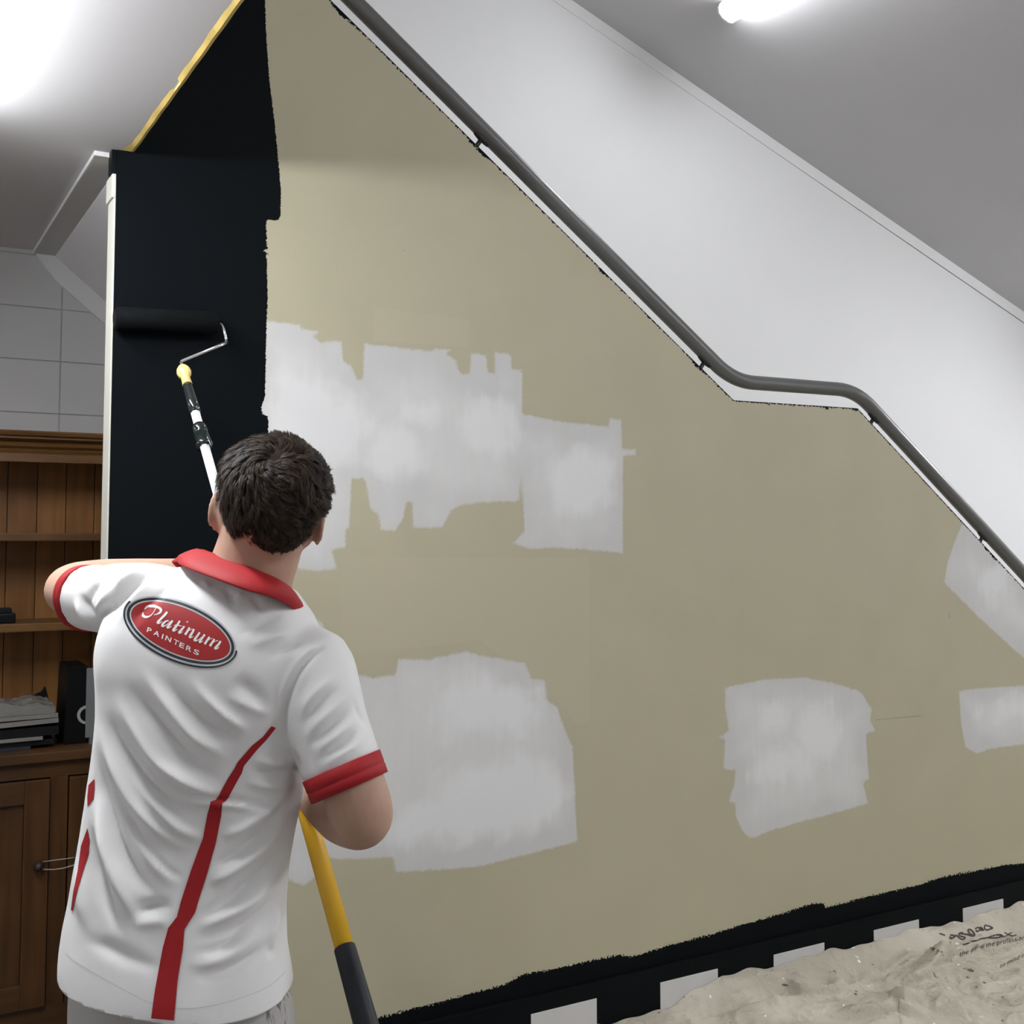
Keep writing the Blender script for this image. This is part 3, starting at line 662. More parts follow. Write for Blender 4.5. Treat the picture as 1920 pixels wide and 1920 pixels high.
def ribbon(pts, wid, step=2.0, smooth_n=0):
    P = np.array(pts, float); Wd = np.full(len(P), float(wid)) if np.ndim(wid) == 0 else np.array(wid, float)
    Q = np.column_stack([P, Wd])
    if smooth_n and len(P) > 2: Q = catmull(Q, smooth_n)
    Q = dens(Q, step); V, Fc = [], []
    for i in range(len(Q)):
        tt = Q[min(i + 1, len(Q) - 1), :2] - Q[max(i - 1, 0), :2]; tt = tt / (np.linalg.norm(tt) + 1e-9); n_ = np.array([-tt[1], tt[0]])
        V += [Q[i, :2] + n_ * Q[i, 2] / 2, Q[i, :2] - n_ * Q[i, 2] / 2]
        if i: Fc.append((2 * i - 2, 2 * i, 2 * i + 1, 2 * i - 1))
    return V, Fc
class Decal:
    def __init__(s): s.v, s.f = [], []
    def rib(s, pts, w, step=2.0, sm=0): V, Fc = ribbon(pts, w, step, sm); b = len(s.v); s.v += V; s.f += [tuple(i + b for i in f) for f in Fc]; return s
    def raw(s, V, Fc): b = len(s.v); s.v += [np.array(v) for v in V]; s.f += [tuple(i + b for i in f) for f in Fc]; return s
    def make(s, name, bvh, off, mat, parent, label=None, kind=None, Zg=1.9):
        V = [cast(bvh, v[0], v[1], off, Zg) for v in s.v]; Fo = []
        for f in s.f:                       # face the camera
            n_ = (V[f[1]] - V[f[0]]).cross(V[f[2]] - V[f[0]]); Fo.append(f if n_.dot(Vector(EYE) - V[f[0]]) > 0 else f[::-1])
        return mesh_obj(name, V, Fo, mat, parent, True, kind, label)
def zz(x, y): return (1740 + x / 10.667, 1700 + y / 10.667)
d = Decal()
for pts, w in (([(440,570),(540,590),(470,640),(440,610),(445,650)], 3.2), ([(560,570),(640,640),(700,660),(740,620),(640,590),(620,540),(700,520)], 2.6), ([(640,540),(780,560),(900,590),(930,560),(860,470),(800,470),(830,540),(900,580)], 3.2),
               ([(940,450),(1000,420),(1040,470),(980,500),(960,470)], 2.6), ([(1010,430),(1060,420),(1110,480),(1060,440),(1090,490)], 2.6), ([(1200,390),(1140,380),(1130,430),(1170,470),(1250,450),(1290,430),(1210,385)], 2.6),
               ([(230,540),(340,575)], 2.2), ([(705,770),(835,725)], 1.8), ([(865,705),(1000,670)], 1.8), ([(1010,660),(1200,620),(1380,565),(1480,575),(1420,620),(1300,630),(1200,630)], 2.2), ([(1380,570),(1540,600),(1600,560),(1680,520)], 2.0), ([(1530,520),(1620,570),(1700,590),(1770,570)], 2.0)):
    d.rib([zz(*p) for p in pts], w, 1.0, 4)
d.make('handwriting', bvh_s, .0015, M_ink, sheet, 'handwritten black marker letters', Zg=4.2)
def sheet_text(txt, x, y, ang, size, name, mat, lab):
    cu = bpy.data.curves.new('t', 'FONT'); cu.body = txt; cu.size = 1.0; cu.resolution_u = 2; o = bpy.data.objects.new('t', cu); link(o)
    me = o.to_mesh(); bm = bmesh.new(); bm.from_mesh(me); o.to_mesh_clear(); bmesh.ops.triangulate(bm, faces=bm.faces[:])
    for _ in range(1): bmesh.ops.subdivide_edges(bm, edges=[e for e in bm.edges if e.calc_length() > .12], cuts=1)
    V = [v.co.copy() for v in bm.verts]; Fc = [[v.index for v in f.verts] for f in bm.faces]; bm.free(); bpy.data.objects.remove(o, do_unlink=True)
    ca, sa = math.cos(ang), math.sin(ang); return [(x + (v.x * ca + v.y * sa * .0) * size + v.y * size * .18, y - v.x * sa * size * 1.0 - v.y * size) for v in V], Fc
d = Decal(); d.raw(*sheet_text('the pr', 1798, 1795, math.radians(22), 15, '', None, None)); d.raw(*sheet_text('d the professional', 1838, 1779, math.radians(12), 13, '', None, None))
d.make('lettering', bvh_s, .0014, M_ink2, sheet, 'printed dark lettering', Zg=4.2)
d = Decal(); d.raw(*sheet_text('to mind the', 1874, 1816, math.radians(25), 13, '', None, None)); d.make('lettering', bvh_s, .0014, M_ink2, sheet, 'printed faded lettering', Zg=4.2)
d = Decal()
for x, y, rx, ry in ((1751,1780,7,3.4),(1763,1784,5,1.6),(1820,1820,7,2.6),(1814,1833,3,1.3),(1846,1843,3.4,1.4),(1831,1851,2.2,1),(1880,1870,2.4,.9),(1604,1864,2.6,1.6),(1605,1859,2,1),(1636,1809,2,.8),(1862,1884,1.6,.7),(1282,1870,2.2,1),(1472,1847,5,2),(1880,1914,2.4,1),(1432,1903,1.6,.8)):
    n = 12; b_ = [(x, y)] + [(x + rx * math.cos(q * 6.283 / n) * (1 + .3 * math.sin(q * 5 + x)), y + ry * math.sin(q * 6.283 / n) - .25 * rx * math.cos(q * 6.283 / n) * -1) for q in range(n)]
    d.raw(b_, [(0, 1 + q, 1 + (q + 1) % n) for q in range(n)])
d.make('paint_splashes', bvh_s, .0012, M_stain, sheet, kind='stuff', Zg=4.2)

# ------------------------------------------------------------------ paint roller on an extension pole
PT, PB = at(341, 684, 2.93), at(694, 1948, 1.84)
def pole(t_): return PT + (PB - PT) * t_
def tpy(py):
    lo, hi = 0.0, 1.0
    for _ in range(40):
        m_ = (lo + hi) / 2
        if proj(pole(m_))[0][1] < py: lo = m_
        else: hi = m_
    return lo
PD = (PB - PT) / np.linalg.norm(PB - PT)
M_nap = simple('roller_nap_wet_black', (.0042, .005, .0056), .8, spec=.05, var=.3, vs=60, bump=.6, bs=300)
M_steel = simple('zinc_wire', (.62, .62, .64), .25, .9)
M_yel0 = simple('pale_yellow_plastic', (.80, .58, .20), .45, var=.05)
M_alu = simple('white_painted_aluminium', (.66, .67, .68), .3, .15, var=.04)
M_yel = simple('yellow_fibreglass_tube', (.70, .40, .015), .35, var=.1, vs=14)
M_grip = simple('black_rubber_grip', (.010, .012, .016), .5, spec=.3, var=.15, vs=30)
M_spl = simple('black_wet_plastic', (.010, .014, .014), .15, spec=.8)
roller = empty('paint_roller', tuple(PB), 'black paint roller on a white and yellow extension pole in the painter\'s hands', 'paint roller')
ra, rb = onY(216, 597, YW - .034), onY(407, 606, YW - .034); ax = (rb - ra) / np.linalg.norm(rb - ra)
g = Geo(); g.tube([ra, ra + ax * .004, ra + (rb - ra) * .5, rb - ax * .004, rb], [.028, .0315, .0315, .0315, .028], 40, False); nap = mesh_obj('roller_cover', g.v, g.f, M_nap, roller, True)
for p_, q_ in ((rb, ax), (ra, -ax)): g = Geo(); g.tube([p_ - q_ * .001, p_ + q_ * .002], .024, 28, False); mesh_obj('end_cap', g.v, g.f, M_blk, roller)
w_ = [rb + ax * .0, onY(411, 607, YW - .036), onY(416, 610, YW - .040), onY(421, 624, YW - .050), onY(424, 641, YW - .062), at(416, 646, 2.985), at(380, 661, 2.965), at(346, 675, 2.945), at(340, 679, 2.94), PT + PD * .0, PT + PD * .03]
g = Geo(); g.tube(catmull(w_, 5), .0042, 12); mesh_obj('wire_frame', g.v, g.f, M_steel, roller, True)
def seg(name, ya, yb, r, mat, prof=None, label=None, n=24):
    ta, tb = tpy(ya), tpy(yb); a, b = pole(ta), pole(tb); g = Geo()
    if prof is None: prof = [(0, r), (1, r)]
    g.tube([a + (b - a) * q for q, _ in prof], [rr for _, rr in prof], n, False); return mesh_obj(name, g.v, g.f, mat, roller, True if n > 8 else False, None, label)
seg('ferrule', 688, 722, 0, M_yel0, [(0, .010), (.05, .0125), (.12, .0125), (.16, .0165), (.30, .0185), (.44, .0165), (.52, .0108), (1, .0125)], 'pale yellow plastic ferrule')
seg('neck_sleeve', 722, 775, 0, M_spl, [(0, .0122), (.1, .0128), (.6, .0136), (1, .0136)], 'glossy black sleeve')
seg('inner_tube', 775, 1180, .0118, M_alu, None, 'white inner tube', 8)
seg('pole_lock', 797, 838, 0, M_spl, [(0, .0128), (.06, .0165), (.3, .0175), (.34, .0145), (.42, .0145), (.46, .0185), (.85, .0185), (.9, .0205), (1, .0175)], 'glossy black locking collar')
ta = tpy(812); lk = pole(ta); sd = rt * .0155 - fh * .012
g = Geo(); g.tube([lk + sd, lk + sd * 1.15 + PD * .022, lk + sd * 1.3 + PD * .045], [.005, .0045, .003], 10); mesh_obj('lock_lever', g.v, g.f, M_spl, roller, True)
h0 = pole(tpy(862)) - fh * .0117 * 1 + rt * .002; g = Geo(); g.tube([h0, h0 - fh * .0006], .0024, 12, False); mesh_obj('pin_hole', g.v, g.f, M_blk, roller)
seg('outer_tube', 1160, 1800, .0165, M_yel, None, 'worn yellow outer tube', 28)
seg('hand_grip', 1776, 1948, 0, M_grip, [(0, .0178), (.01, .0186), (.96, .0205), (1, .0185)], 'black rubber grip', 28)
# ------------------------------------------------------------------ the painter
def skin_mat():
    t = NT('skin'); n = t.noise(40, 3); t.set(t.mix(n, (.43, .265, .19), (.50, .315, .235)), .55, spec=.35)
    t.b.inputs['Subsurface Weight'].default_value = .08; t.b.inputs['Subsurface Radius'].default_value = (.01, .004, .002); t.bump(t.noise(500, 2), .15, .0006); return t.m
M_skin = skin_mat()
t = NT('white_polyester'); t.set(t.mix(t.noise(6, 3), (.76, .755, .75), (.80, .795, .79)), .55, spec=.3); t.b.inputs['Sheen Weight'].default_value = .15; t.bump(t.noise(900, 1), .12, .0004); M_shirt = t.m
t = NT('red_polyester'); t.set(t.mix(t.noise(8, 3), (.30, .009, .012), (.35, .012, .015)), .65, spec=.3); t.bump(t.noise(900, 1), .12, .0004); M_red = t.m
M_stitch = simple('white_stitching', (.60, .58, .57), .6)
t = NT('painters_trousers'); n_ = t.noise(7, 4); sm = t.noise(1, 5, t.coord((60, 60, 14)), .65)
a_ = t.n('Attribute'); a_.attribute_name = 'smear'
c = t.mix(n_, (.40, .385, .37), (.48, .465, .45)); c = t.mix(t.math('MULTIPLY', t.step(t.math('ADD', sm, t.math('MULTIPLY', a_.outputs['Fac'], .17)), .63, .72), .8), c, (.05, .05, .055))
t.set(c, .8, spec=.2); t.bump(t.noise(500, 2), .2, .0006); M_trou = t.m
t = NT('dark_brown_hair'); n_ = t.n('Attribute'); n_.attribute_name = 'tint'; t.set(t.mix(n_.outputs['Fac'], (.010, .0065, .0048), (.090, .062, .045)), .55, spec=.14); M_hair = t.m
M_shoe = simple('worn_work_boot', (.07, .055, .045), .6, bump=.3); M_sole = simple('boot_sole', (.02, .02, .02), .7)
M_eye = simple('eye_white', (.8, .78, .76), .2); M_iris = simple('eye_iris', (.06, .05, .04), .2); M_lip = simple('lips', (.42, .19, .16), .5)

hip = at(335, 1850, 1.88)
person = empty('person', (hip[0], hip[1], 0), 'man in a white polo shirt with red collar and cuffs, seen from behind, rolling paint', 'person')
FWD = fh + .14 * rt; FWD /= np.linalg.norm(FWD)          # way the chest faces
RGT = np.cross(FWD, zu)

def loft(rings, n=48, e=2.4, sub=4):
    """rings: (left point, right point, depth half-width back, front)"""
    D_ = np.array([np.concatenate([l, r, [bk, ft]]) for l, r, bk, ft in rings]); D_ = catmull(D_, sub); V, Fc = [], []
    for row in D_:
        l, r, bk, ft = row[:3], row[3:6], row[6], row[7]; c = (l + r) / 2; a = (r - l) / 2
        fd = FWD - a * (FWD @ a) / (a @ a); fd /= np.linalg.norm(fd)
        for k in range(n):
            th = 2 * math.pi * k / n; cs, sn = math.cos(th), math.sin(th)
            x = math.copysign(abs(cs) ** (2 / e), cs); y = math.copysign(abs(sn) ** (2 / e), sn)
            V.append(c + a * x + fd * (y * (ft if y > 0 else bk)))
    m = len(D_)
    for i in range(m - 1):
        for k in range(n): k2 = (k + 1) % n; Fc.append((i * n + k, i * n + k2, (i + 1) * n + k2, (i + 1) * n + k))
    Fc.append(tuple(range(n))[::-1]); Fc.append(tuple((m - 1) * n + k for k in range(n)))
    return V, Fc
TORSO = [((134,1885),(540,1925),1.875,.15,.14), ((131,1815),(541,1850),1.88,.148,.138), ((132,1750),(530,1768),1.885,.135,.13), ((147,1665),(531,1672),1.89,.122,.125), ((161,1575),(545,1577),1.895,.113,.12),
         ((173,1485),(560,1492),1.90,.112,.118), ((187,1400),(572,1410),1.905,.116,.12), ((194,1310),(584,1330),1.905,.120,.122), ((191,1225),(594,1272),1.905,.120,.12),
         ((206,1155),(602,1224),1.91,.114,.11), ((247,1105),(598,1190),1.915,.104,.095), ((297,1078),(588,1160),1.92,.094,.08), ((345,1062),(572,1137),1.925,.084,.07), ((392,1048),(550,1110),1.93,.074,.06)]
def rings(shrink=0.0, lo=0, hi=99, dep=1.0):
    out = []
    for (l, r, Z, b, f) in TORSO[lo:hi]:
        L, R = at(l[0], l[1], Z + .02), at(r[0], r[1], Z - .02); c = (L + R) / 2
        out.append((c + (L - c) * (1 - shrink), c + (R - c) * (1 - shrink), b * dep, f * dep))
    return out
# --- shirt: torso and both sleeves as one surface, then folds pressed into it
g = Geo(); g.add(*loft(rings()))
SLV_L = [((330,1150,1.92),.070), ((290,1132,1.93),.068), ((235,1122,1.965),.0625), ((200,1123,2.00),.0605), ((176,1121,2.025),.059), ((166,1120,2.036),.0585)]
SLV_R = [((560,1260,1.885),.080), ((580,1255,1.88),.075), ((595,1300,1.865),.0715), ((610,1355,1.855),.0685), ((630,1410,1.845),.0655), ((642,1440,1.84),.064)]
for S in (SLV_L, SLV_R): g.tube(catmull([at(*p) for p, _ in S], 4), np.interp(np.arange(len(S) * 4 - 3) / 4, np.arange(len(S)), [r for _, r in S]), 28, False)
V, Fc = remesh('shirt_surface', g, .0052, 10, .5)
N = normals(V, Fc); PX = proj(V)
toc = EYE - V; toc /= np.linalg.norm(toc, axis=1, keepdims=True); facing = np.clip((N * toc).sum(1) / .45, 0, 1)
DSP = np.zeros(len(V))
def crease(pts, amp, sig, mode=0, f0=.45, f1=.45):
    """amp in mm; mode 0 ridge or valley, 1 overlap step"""
    global DSP
    P = catmull(np.array(pts, float), 6); Q = PX[:, :2]; best = np.full(len(Q), 1e9); sg = np.ones(len(Q)); pr_ = np.zeros(len(Q)); tot = len(P) - 1
    for i, (a, b) in enumerate(zip(P[:-1], P[1:])):
        e = b - a; w = Q - a; h_ = np.clip((w @ e) / (e @ e + 1e-9), 0, 1); q = w - h_[:, None] * e; dd = (q ** 2).sum(1); m = dd < best
        best = np.where(m, dd, best); sg = np.where(m, np.sign(e[0] * w[:, 1] - e[1] * w[:, 0]), sg); pr_ = np.where(m, (i + h_) / tot, pr_)
    d_ = np.sqrt(best); en = np.clip(np.minimum(pr_ / f0, (1 - pr_) / f1), 0, 1); en = en * en * (3 - 2 * en); x = d_ / (sig * .8)
    pf = np.exp(-np.abs(x * 1.12) ** 1.6) if mode == 0 else sg * x * np.exp(-x * x) * 1.9
    DSP += amp * .001 * en * pf * facing
B = 2.3
# drapes falling from the left shoulder blade towards the small of the back
for pts, a, s_ in (([(205,1290),(250,1357),(305,1432),(380,1480),(430,1492)], 8, 21), ([(232,1270),(285,1345),(350,1420),(420,1468)], -6, 15), ([(255,1245),(310,1315),(370,1385),(440,1428)], 6, 17),
                   ([(300,1262),(352,1328),(405,1372),(455,1398)], -5, 14), ([(352,1265),(390,1312),(440,1355),(480,1372)], 4.5, 14), ([(180,1340),(208,1420),(250,1500),(305,1562),(370,1600)], 7, 17), ([(196,1325),(226,1398),(272,1466),(338,1516),(390,1530)], -6, 13),
                   ([(178,1395),(192,1480),(218,1570),(262,1650),(310,1690)], -7, 14), ([(180,1470),(196,1560),(226,1660),(262,1745)], 9, 19), ([(172,1540),(184,1620),(206,1700),(240,1765)], -6, 15),
                   ([(236,1440),(285,1500),(340,1555),(395,1575)], 5, 13), ([(244,1535),(290,1612),(340,1662)], 6, 17), ([(232,1505),(262,1565),(312,1630),(350,1648)], -5, 12), ([(150,1600),(152,1680),(166,1760)], 4, 16)):
    crease(pts, a * B, s_)
for pts, a, s_ in (([(250,1714),(282,1700),(330,1699)], -5, 15), ([(246,1738),(285,1728),(330,1730)], 2.5, 15), ([(150,1760),(200,1775),(250,1800),(320,1822)], -4, 18),
                   # drapes from the right flank
                   ([(545,1535),(490,1590),(425,1640),(385,1655)], 6, 15), ([(540,1500),(492,1560),(430,1610),(396,1620)], -5, 12), ([(552,1470),(500,1520),(440,1560),(410,1565)], 5, 14),
                   ([(530,1580),(485,1640),(420,1698),(366,1727)], -7, 14), ([(528,1620),(480,1680),(420,1720),(366,1742)], 6, 14), ([(524,1660),(485,1715),(440,1745),(350,1768)], -5, 14), ([(350,1812),(400,1804),(450,1778),(490,1738)], 4, 15), ([(350,1786),(410,1778),(448,1750),(478,1722)], -4, 11),
                   ([(348,1832),(420,1822),(480,1790),(520,1750)], -4, 14), ([(500,1780),(515,1740),(524,1700)], 3, 8), ([(505,1800),(512,1770)], -3, 7),
                   # upper right of the back
                   ([(430,1275),(470,1295),(510,1335)], -3.5, 18), ([(420,1300),(468,1325),(515,1345)], 2.5, 12), ([(440,1195),(490,1170),(530,1150)], -3, 10), ([(460,1215),(510,1195),(560,1180)], 3, 13), ([(500,1235),(545,1215),(580,1205)], -3, 10),
                   ([(470,1420),(510,1430),(556,1425)], 4, 12), ([(460,1440),(510,1450),(560,1445)], -4, 11), ([(450,1460),(510,1475),(562,1468)], 4, 12),
                   # gathers under the collar
                   ([(340,1068),(350,1090),(362,1120)], -2.5, 6), ([(420,1098),(432,1122),(440,1150)], -2.5, 7), ([(470,1112),(484,1134),(500,1150)], -2.5, 7), ([(380,1085),(395,1110)], 2, 7), ([(445,1108),(455,1128)], 2, 7),
                   # left sleeve
                   ([(305,1062),(262,1085),(222,1122),(190,1160),(174,1200)], -8, 10), ([(325,1068),(285,1095),(250,1130),(215,1180)], 5, 11), ([(345,1085),(300,1112),(262,1150),(238,1200)], -4, 10), ([(282,1062),(240,1082),(205,1112)], 4, 9),
                   ([(195,1085),(172,1112),(160,1150)], -3, 8), ([(140,1120),(156,1150),(180,1175)], 4, 7), ([(148,1110),(170,1145),(188,1165)], -4, 7), ([(215,1095),(190,1130),(178,1155)], 3, 8)):
    crease(pts, a * B, s_)
crease([(310,1485),(360,1497),(400,1502),(450,1507),(540,1528)], 3.2 * B, 9, 1, .3, .3)
# armhole seam and sleeve folds on the right
crease([(602,1203),(560,1240),(534,1285),(522,1330),(520,1372)], 5, 7, 0, .1, .15); crease([(612,1206),(572,1245),(548,1290),(534,1335),(532,1380)], -6, 7, 0, .1, .1)
for pts, a, s_ in (([(584,1262),(566,1290),(552,1330)], -3, 9), ([(635,1262),(590,1300),(556,1352)], 3.5, 9), ([(640,1285),(600,1320),(560,1372)], -4, 8), ([(655,1300),(612,1342),(565,1390)], 4, 9), ([(662,1325),(622,1362),(572,1405)], -4.5, 8), ([(670,1345),(632,1380),(580,1420)], 4, 8),
                   ([(680,1362),(640,1397),(590,1430)], -4, 7), ([(686,1385),(645,1412),(600,1440)], 3, 7), ([(662,1310),(672,1340),(690,1368)], -2.5, 6), ([(540,1400),(556,1432),(562,1470)], -6, 10)):
    crease(pts, a * 1.2, s_)
low = np.array([mnoise.noise(Vector(v) * 9) for v in V]) * .0022 + np.array([mnoise.noise(Vector(v) * 24 + Vector((3, 1, 5))) for v in V]) * .0008
V2 = V + N * (DSP + low)[:, None]
hp = [at(117,1805,1.88), at(541,1846,1.88), at(330,1914,1.74)]; hn = np.cross(hp[1] - hp[0], hp[2] - hp[0]); hn = hn if hn[2] > 0 else -hn
shirt = mesh_obj('polo_shirt', V2, Fc, M_shirt, person, True); bm = bmesh.new(); bm.from_mesh(shirt.data)
bmesh.ops.bisect_plane(bm, geom=bm.verts[:] + bm.edges[:] + bm.faces[:], plane_co=Vector(hp[0]), plane_no=Vector(hn).normalized(), clear_inner=True); bm.to_mesh(shirt.data); bm.free()
bvh_t = BVHTree.FromPolygons([tuple(v.co + Vector((0, 0, 0))) for v in shirt.data.vertices], [tuple(p.vertices) for p in shirt.data.polygons])
md = shirt.modifiers.new('cloth_thickness', 'SOLIDIFY'); md.thickness = .0016; md.offset = -1
# --- red stripes sewn on the back
def strip(name, Lp, Rp, n=9):
    Lp, Rp = dens(Lp, 5), np.array(Rp, float)
    def par(P): q = np.concatenate([[0], np.cumsum(np.linalg.norm(np.diff(P, axis=0), axis=1))]); return q / q[-1]
    pr_ = par(Rp); m = len(Lp); u = par(Lp); V, Fs = [], []
    for i in range(m):
        r_ = np.array([np.interp(u[i], pr_, Rp[:, k]) for k in (0, 1)])
        for k in range(n): V.append(Lp[i] + (r_ - Lp[i]) * k / (n - 1))
    for i in range(m - 1):
        for k in range(n - 1): a = i * n + k; Fs.append((a, a + 1, a + n + 1, a + n))
    d = Decal(); d.raw(V, Fs); return d
RS_L = [(509,1361),(493,1381),(472,1398),(445.5,1429),(440,1440),(427,1460),(404.7,1501),(395,1504),(389,1528),(381,1570),(358,1633),(339.6,1690),(332,1719),(316,1739.5),(306,1776),(291,1857),(284,1909)]
RS_R = [(517,1364),(500,1386),(483,1404),(457,1436),(454,1448),(442.7,1468),(424,1503),(417,1506),(415,1528.5),(405,1580),(388,1640),(372,1690),(366,1711),(346,1743),(343.5,1776),(333,1841),(326.6,1913)]
s_ = strip('stripe', RS_L, RS_R); st1 = s_.make('stripe', bvh_t, .0016, M_red, shirt, 'red tapering stripe')
st2 = strip('stripe', [(167,1472),(165,1493),(165,1512)], [(178,1460),(178,1480),(176,1499)], 5).make('stripe', bvh_t, .0011, M_red, shirt, 'red stripe at the flank')
st3 = strip('stripe', [(165,1552),(153,1586),(147,1630),(139,1669),(134,1706)], [(169,1575),(167,1601),(157,1632),(145,1672),(137,1708)], 5).make('stripe', bvh_t, .0011, M_red, shirt, 'red stripe at the flank')
# --- stitched hem
def hemline(dy): return [(124,1808 - dy),(140,1822 - dy),(190,1852 - dy),(240,1880 - dy),(285,1901 - dy),(340,1911 - dy),(400,1905 - dy),(460,1888 - dy),(505,1868 - dy),(535,1842 - dy)]
d = Decal(); d.rib(hemline(20), 1.3, 4, 5); d.make('hem_stitching', bvh_t, .0007, M_stitch, shirt)
# --- oval badge on the back
def bz(x, y): return (220 + x / 7.68, 1100 + y / 7.68)
M_bred = simple('badge_red', (.32, .010, .011), .55, var=.22, vs=9); M_bblk = simple('badge_black', (.014, .017, .022), .4); M_bsil = simple('badge_silver', (.45, .48, .50), .35, var=.35, vs=25); M_bwht = simple('badge_white', (.82, .80, .78), .45)
bc = np.array((912, 640)); an = math.radians(23.0)
def ell(a, b, n=96, c=bc, an=an): return [bz(c[0] + a * math.cos(q) * math.cos(an) - b * math.sin(q) * math.sin(an), c[1] + a * math.cos(q) * math.sin(an) + b * math.sin(q) * math.cos(an)) for q in np.linspace(0, 2 * math.pi, n, endpoint=False)]
def ringmesh(a0, b0, a1, b1, rad=3, q0=0, q1=96, c=bc):
    A = [ell(a0 + (a1 - a0) * k / rad, b0 + (b1 - b0) * k / rad, c=c) for k in range(rad + 1)]; n = 96; V = [p for r_ in A for p in r_]; Fs = []
    for k in range(rad):
        for i in range(q0, q1): i2 = (i + 1) % n; Fs.append((k * n + i % n, k * n + i2, (k + 1) * n + i2, (k + 1) * n + i % n))
    return V, Fs
AX, BX = 760, 330
d = Decal(); d.raw(*ringmesh(4, 2, AX, BX, 24)); d.make('badge_field', bvh_t, .0009, M_bred, shirt, 'red oval field of the back print')
d = Decal(); d.raw(*ringmesh(AX + 22, BX + 20, AX + 62, BX + 58, 4)); d.make('badge_border', bvh_t, .0009, M_bblk, shirt, 'black oval border')
d = Decal(); d.raw(*ringmesh(AX, BX, AX + 22, BX + 20, 3)); d.make('badge_border', bvh_t, .0010, M_bsil, shirt, 'thin silver oval line')
d = Decal(); d.raw(*ringmesh(AX + 62, BX + 58, AX + 84, BX + 84, 3)); d.raw(*ringmesh(AX + 84, BX + 84, AX + 108, BX + 100, 2, 2, 40)); d.make('badge_border', bvh_t, .0010, M_bsil, shirt, 'silver outer oval line')
d = Decal(); d.raw(*ringmesh(AX + 88, BX + 86, AX + 112, BX + 116, 2, 96 - 2, 96 + 52)); d.make('badge_border', bvh_t, .0012, M_bblk, shirt, 'dark lower rim of the oval')
d = Decal()
def Z_(pts, w, sm=5): d.rib([bz(*p) for p in pts], [q / 7.68 for q in w] if np.ndim(w) else w / 7.68, 1.0, sm)
Z_([(395,328),(440,290),(520,285),(590,302),(632,335),(620,375),(570,402),(530,408)], [26,40,40,34,36,28,14,8])
Z_([(560,310),(530,370),(480,425),(420,442),(380,425),(372,395),(388,378)], [10,10,16,30,36,24,10])
Z_([(722,366),(690,410),(630,470),(588,520),(612,528),(650,505)], [30,34,30,34,16,8])
Z_([(745,490),(700,505),(662,540),(652,568),(680,570),(730,540),(770,500)], [14,24,34,30,16,10,10]); Z_([(800,490),(770,535),(728,588),(760,590),(790,570)], [26,30,34,14,8])
Z_([(905,495),(870,550),(812,628),(838,634),(870,612)], [28,30,36,16,8]); Z_([(820,560),(870,558),(935,572)], [8,16,10])
Z_([(970,572),(940,612),(895,662),(920,668),(950,648)], [26,30,34,14,8]); Z_([(1000,515),(1024,505)], [18,12])
Z_([(1045,590),(1020,635),(980,695)], [26,30,34]); Z_([(1000,665),(1040,632),(1085,612)], [6,8,12]); Z_([(1108,612),(1088,655),(1048,725),(1075,730),(1100,712)], [28,32,34,14,8])
Z_([(1190,660),(1160,705),(1118,765),(1140,778),(1180,760),(1215,725)], [26,30,36,22,10,6]); Z_([(1262,690),(1232,735),(1190,795),(1214,800),(1240,782)], [28,30,34,14,8])
Z_([(1330,725),(1302,768),(1262,830)], [26,30,34]); Z_([(1285,800),(1325,765),(1370,745)], [6,8,12]); Z_([(1400,755),(1376,796),(1336,858)], [26,30,34]); Z_([(1358,830),(1400,795),(1450,775)], [6,8,12]); Z_([(1490,785),(1462,830),(1412,888),(1440,892),(1470,872)], [28,32,34,16,8])
d.make('lettering', bvh_t, .0014, M_bwht, shirt, 'white script lettering')
d = Decal()
for ch, x0, y0, w_ in (('P',428,648,62),('A',524,690,84),('I',640,744,16),('N',692,766,84),('T',805,818,78),('E',892,862,70),('R',988,908,78),('S',1096,958,80)):
    cu = bpy.data.curves.new('t', 'FONT'); cu.body = ch; cu.resolution_u = 4; o = bpy.data.objects.new('t', cu); link(o); me = o.to_mesh(); bm = bmesh.new(); bm.from_mesh(me); o.to_mesh_clear()
    bmesh.ops.triangulate(bm, faces=bm.faces[:]); V_ = np.array([v.co[:] for v in bm.verts]); Fs = [[v.index for v in f.verts] for f in bm.faces]; bm.free(); bpy.data.objects.remove(o, do_unlink=True)
    lo, hi = V_[:, :2].min(0), V_[:, :2].max(0); an2 = math.radians(24.5); U = (V_[:, :2] - lo) / np.maximum(hi - lo, 1e-6); hgt = 64
    for s2 in ((0, 0), (3, 0), (0, 3), (3, 3)):
        d.raw([bz(x0 + s2[0] + u * w_ * math.cos(an2) + v * hgt * .28, y0 + s2[1] + u * w_ * math.sin(an2) - v * hgt) for u, v in U], Fs)
d.make('lettering', bvh_t, .0014, M_bwht, shirt, 'white capital lettering')
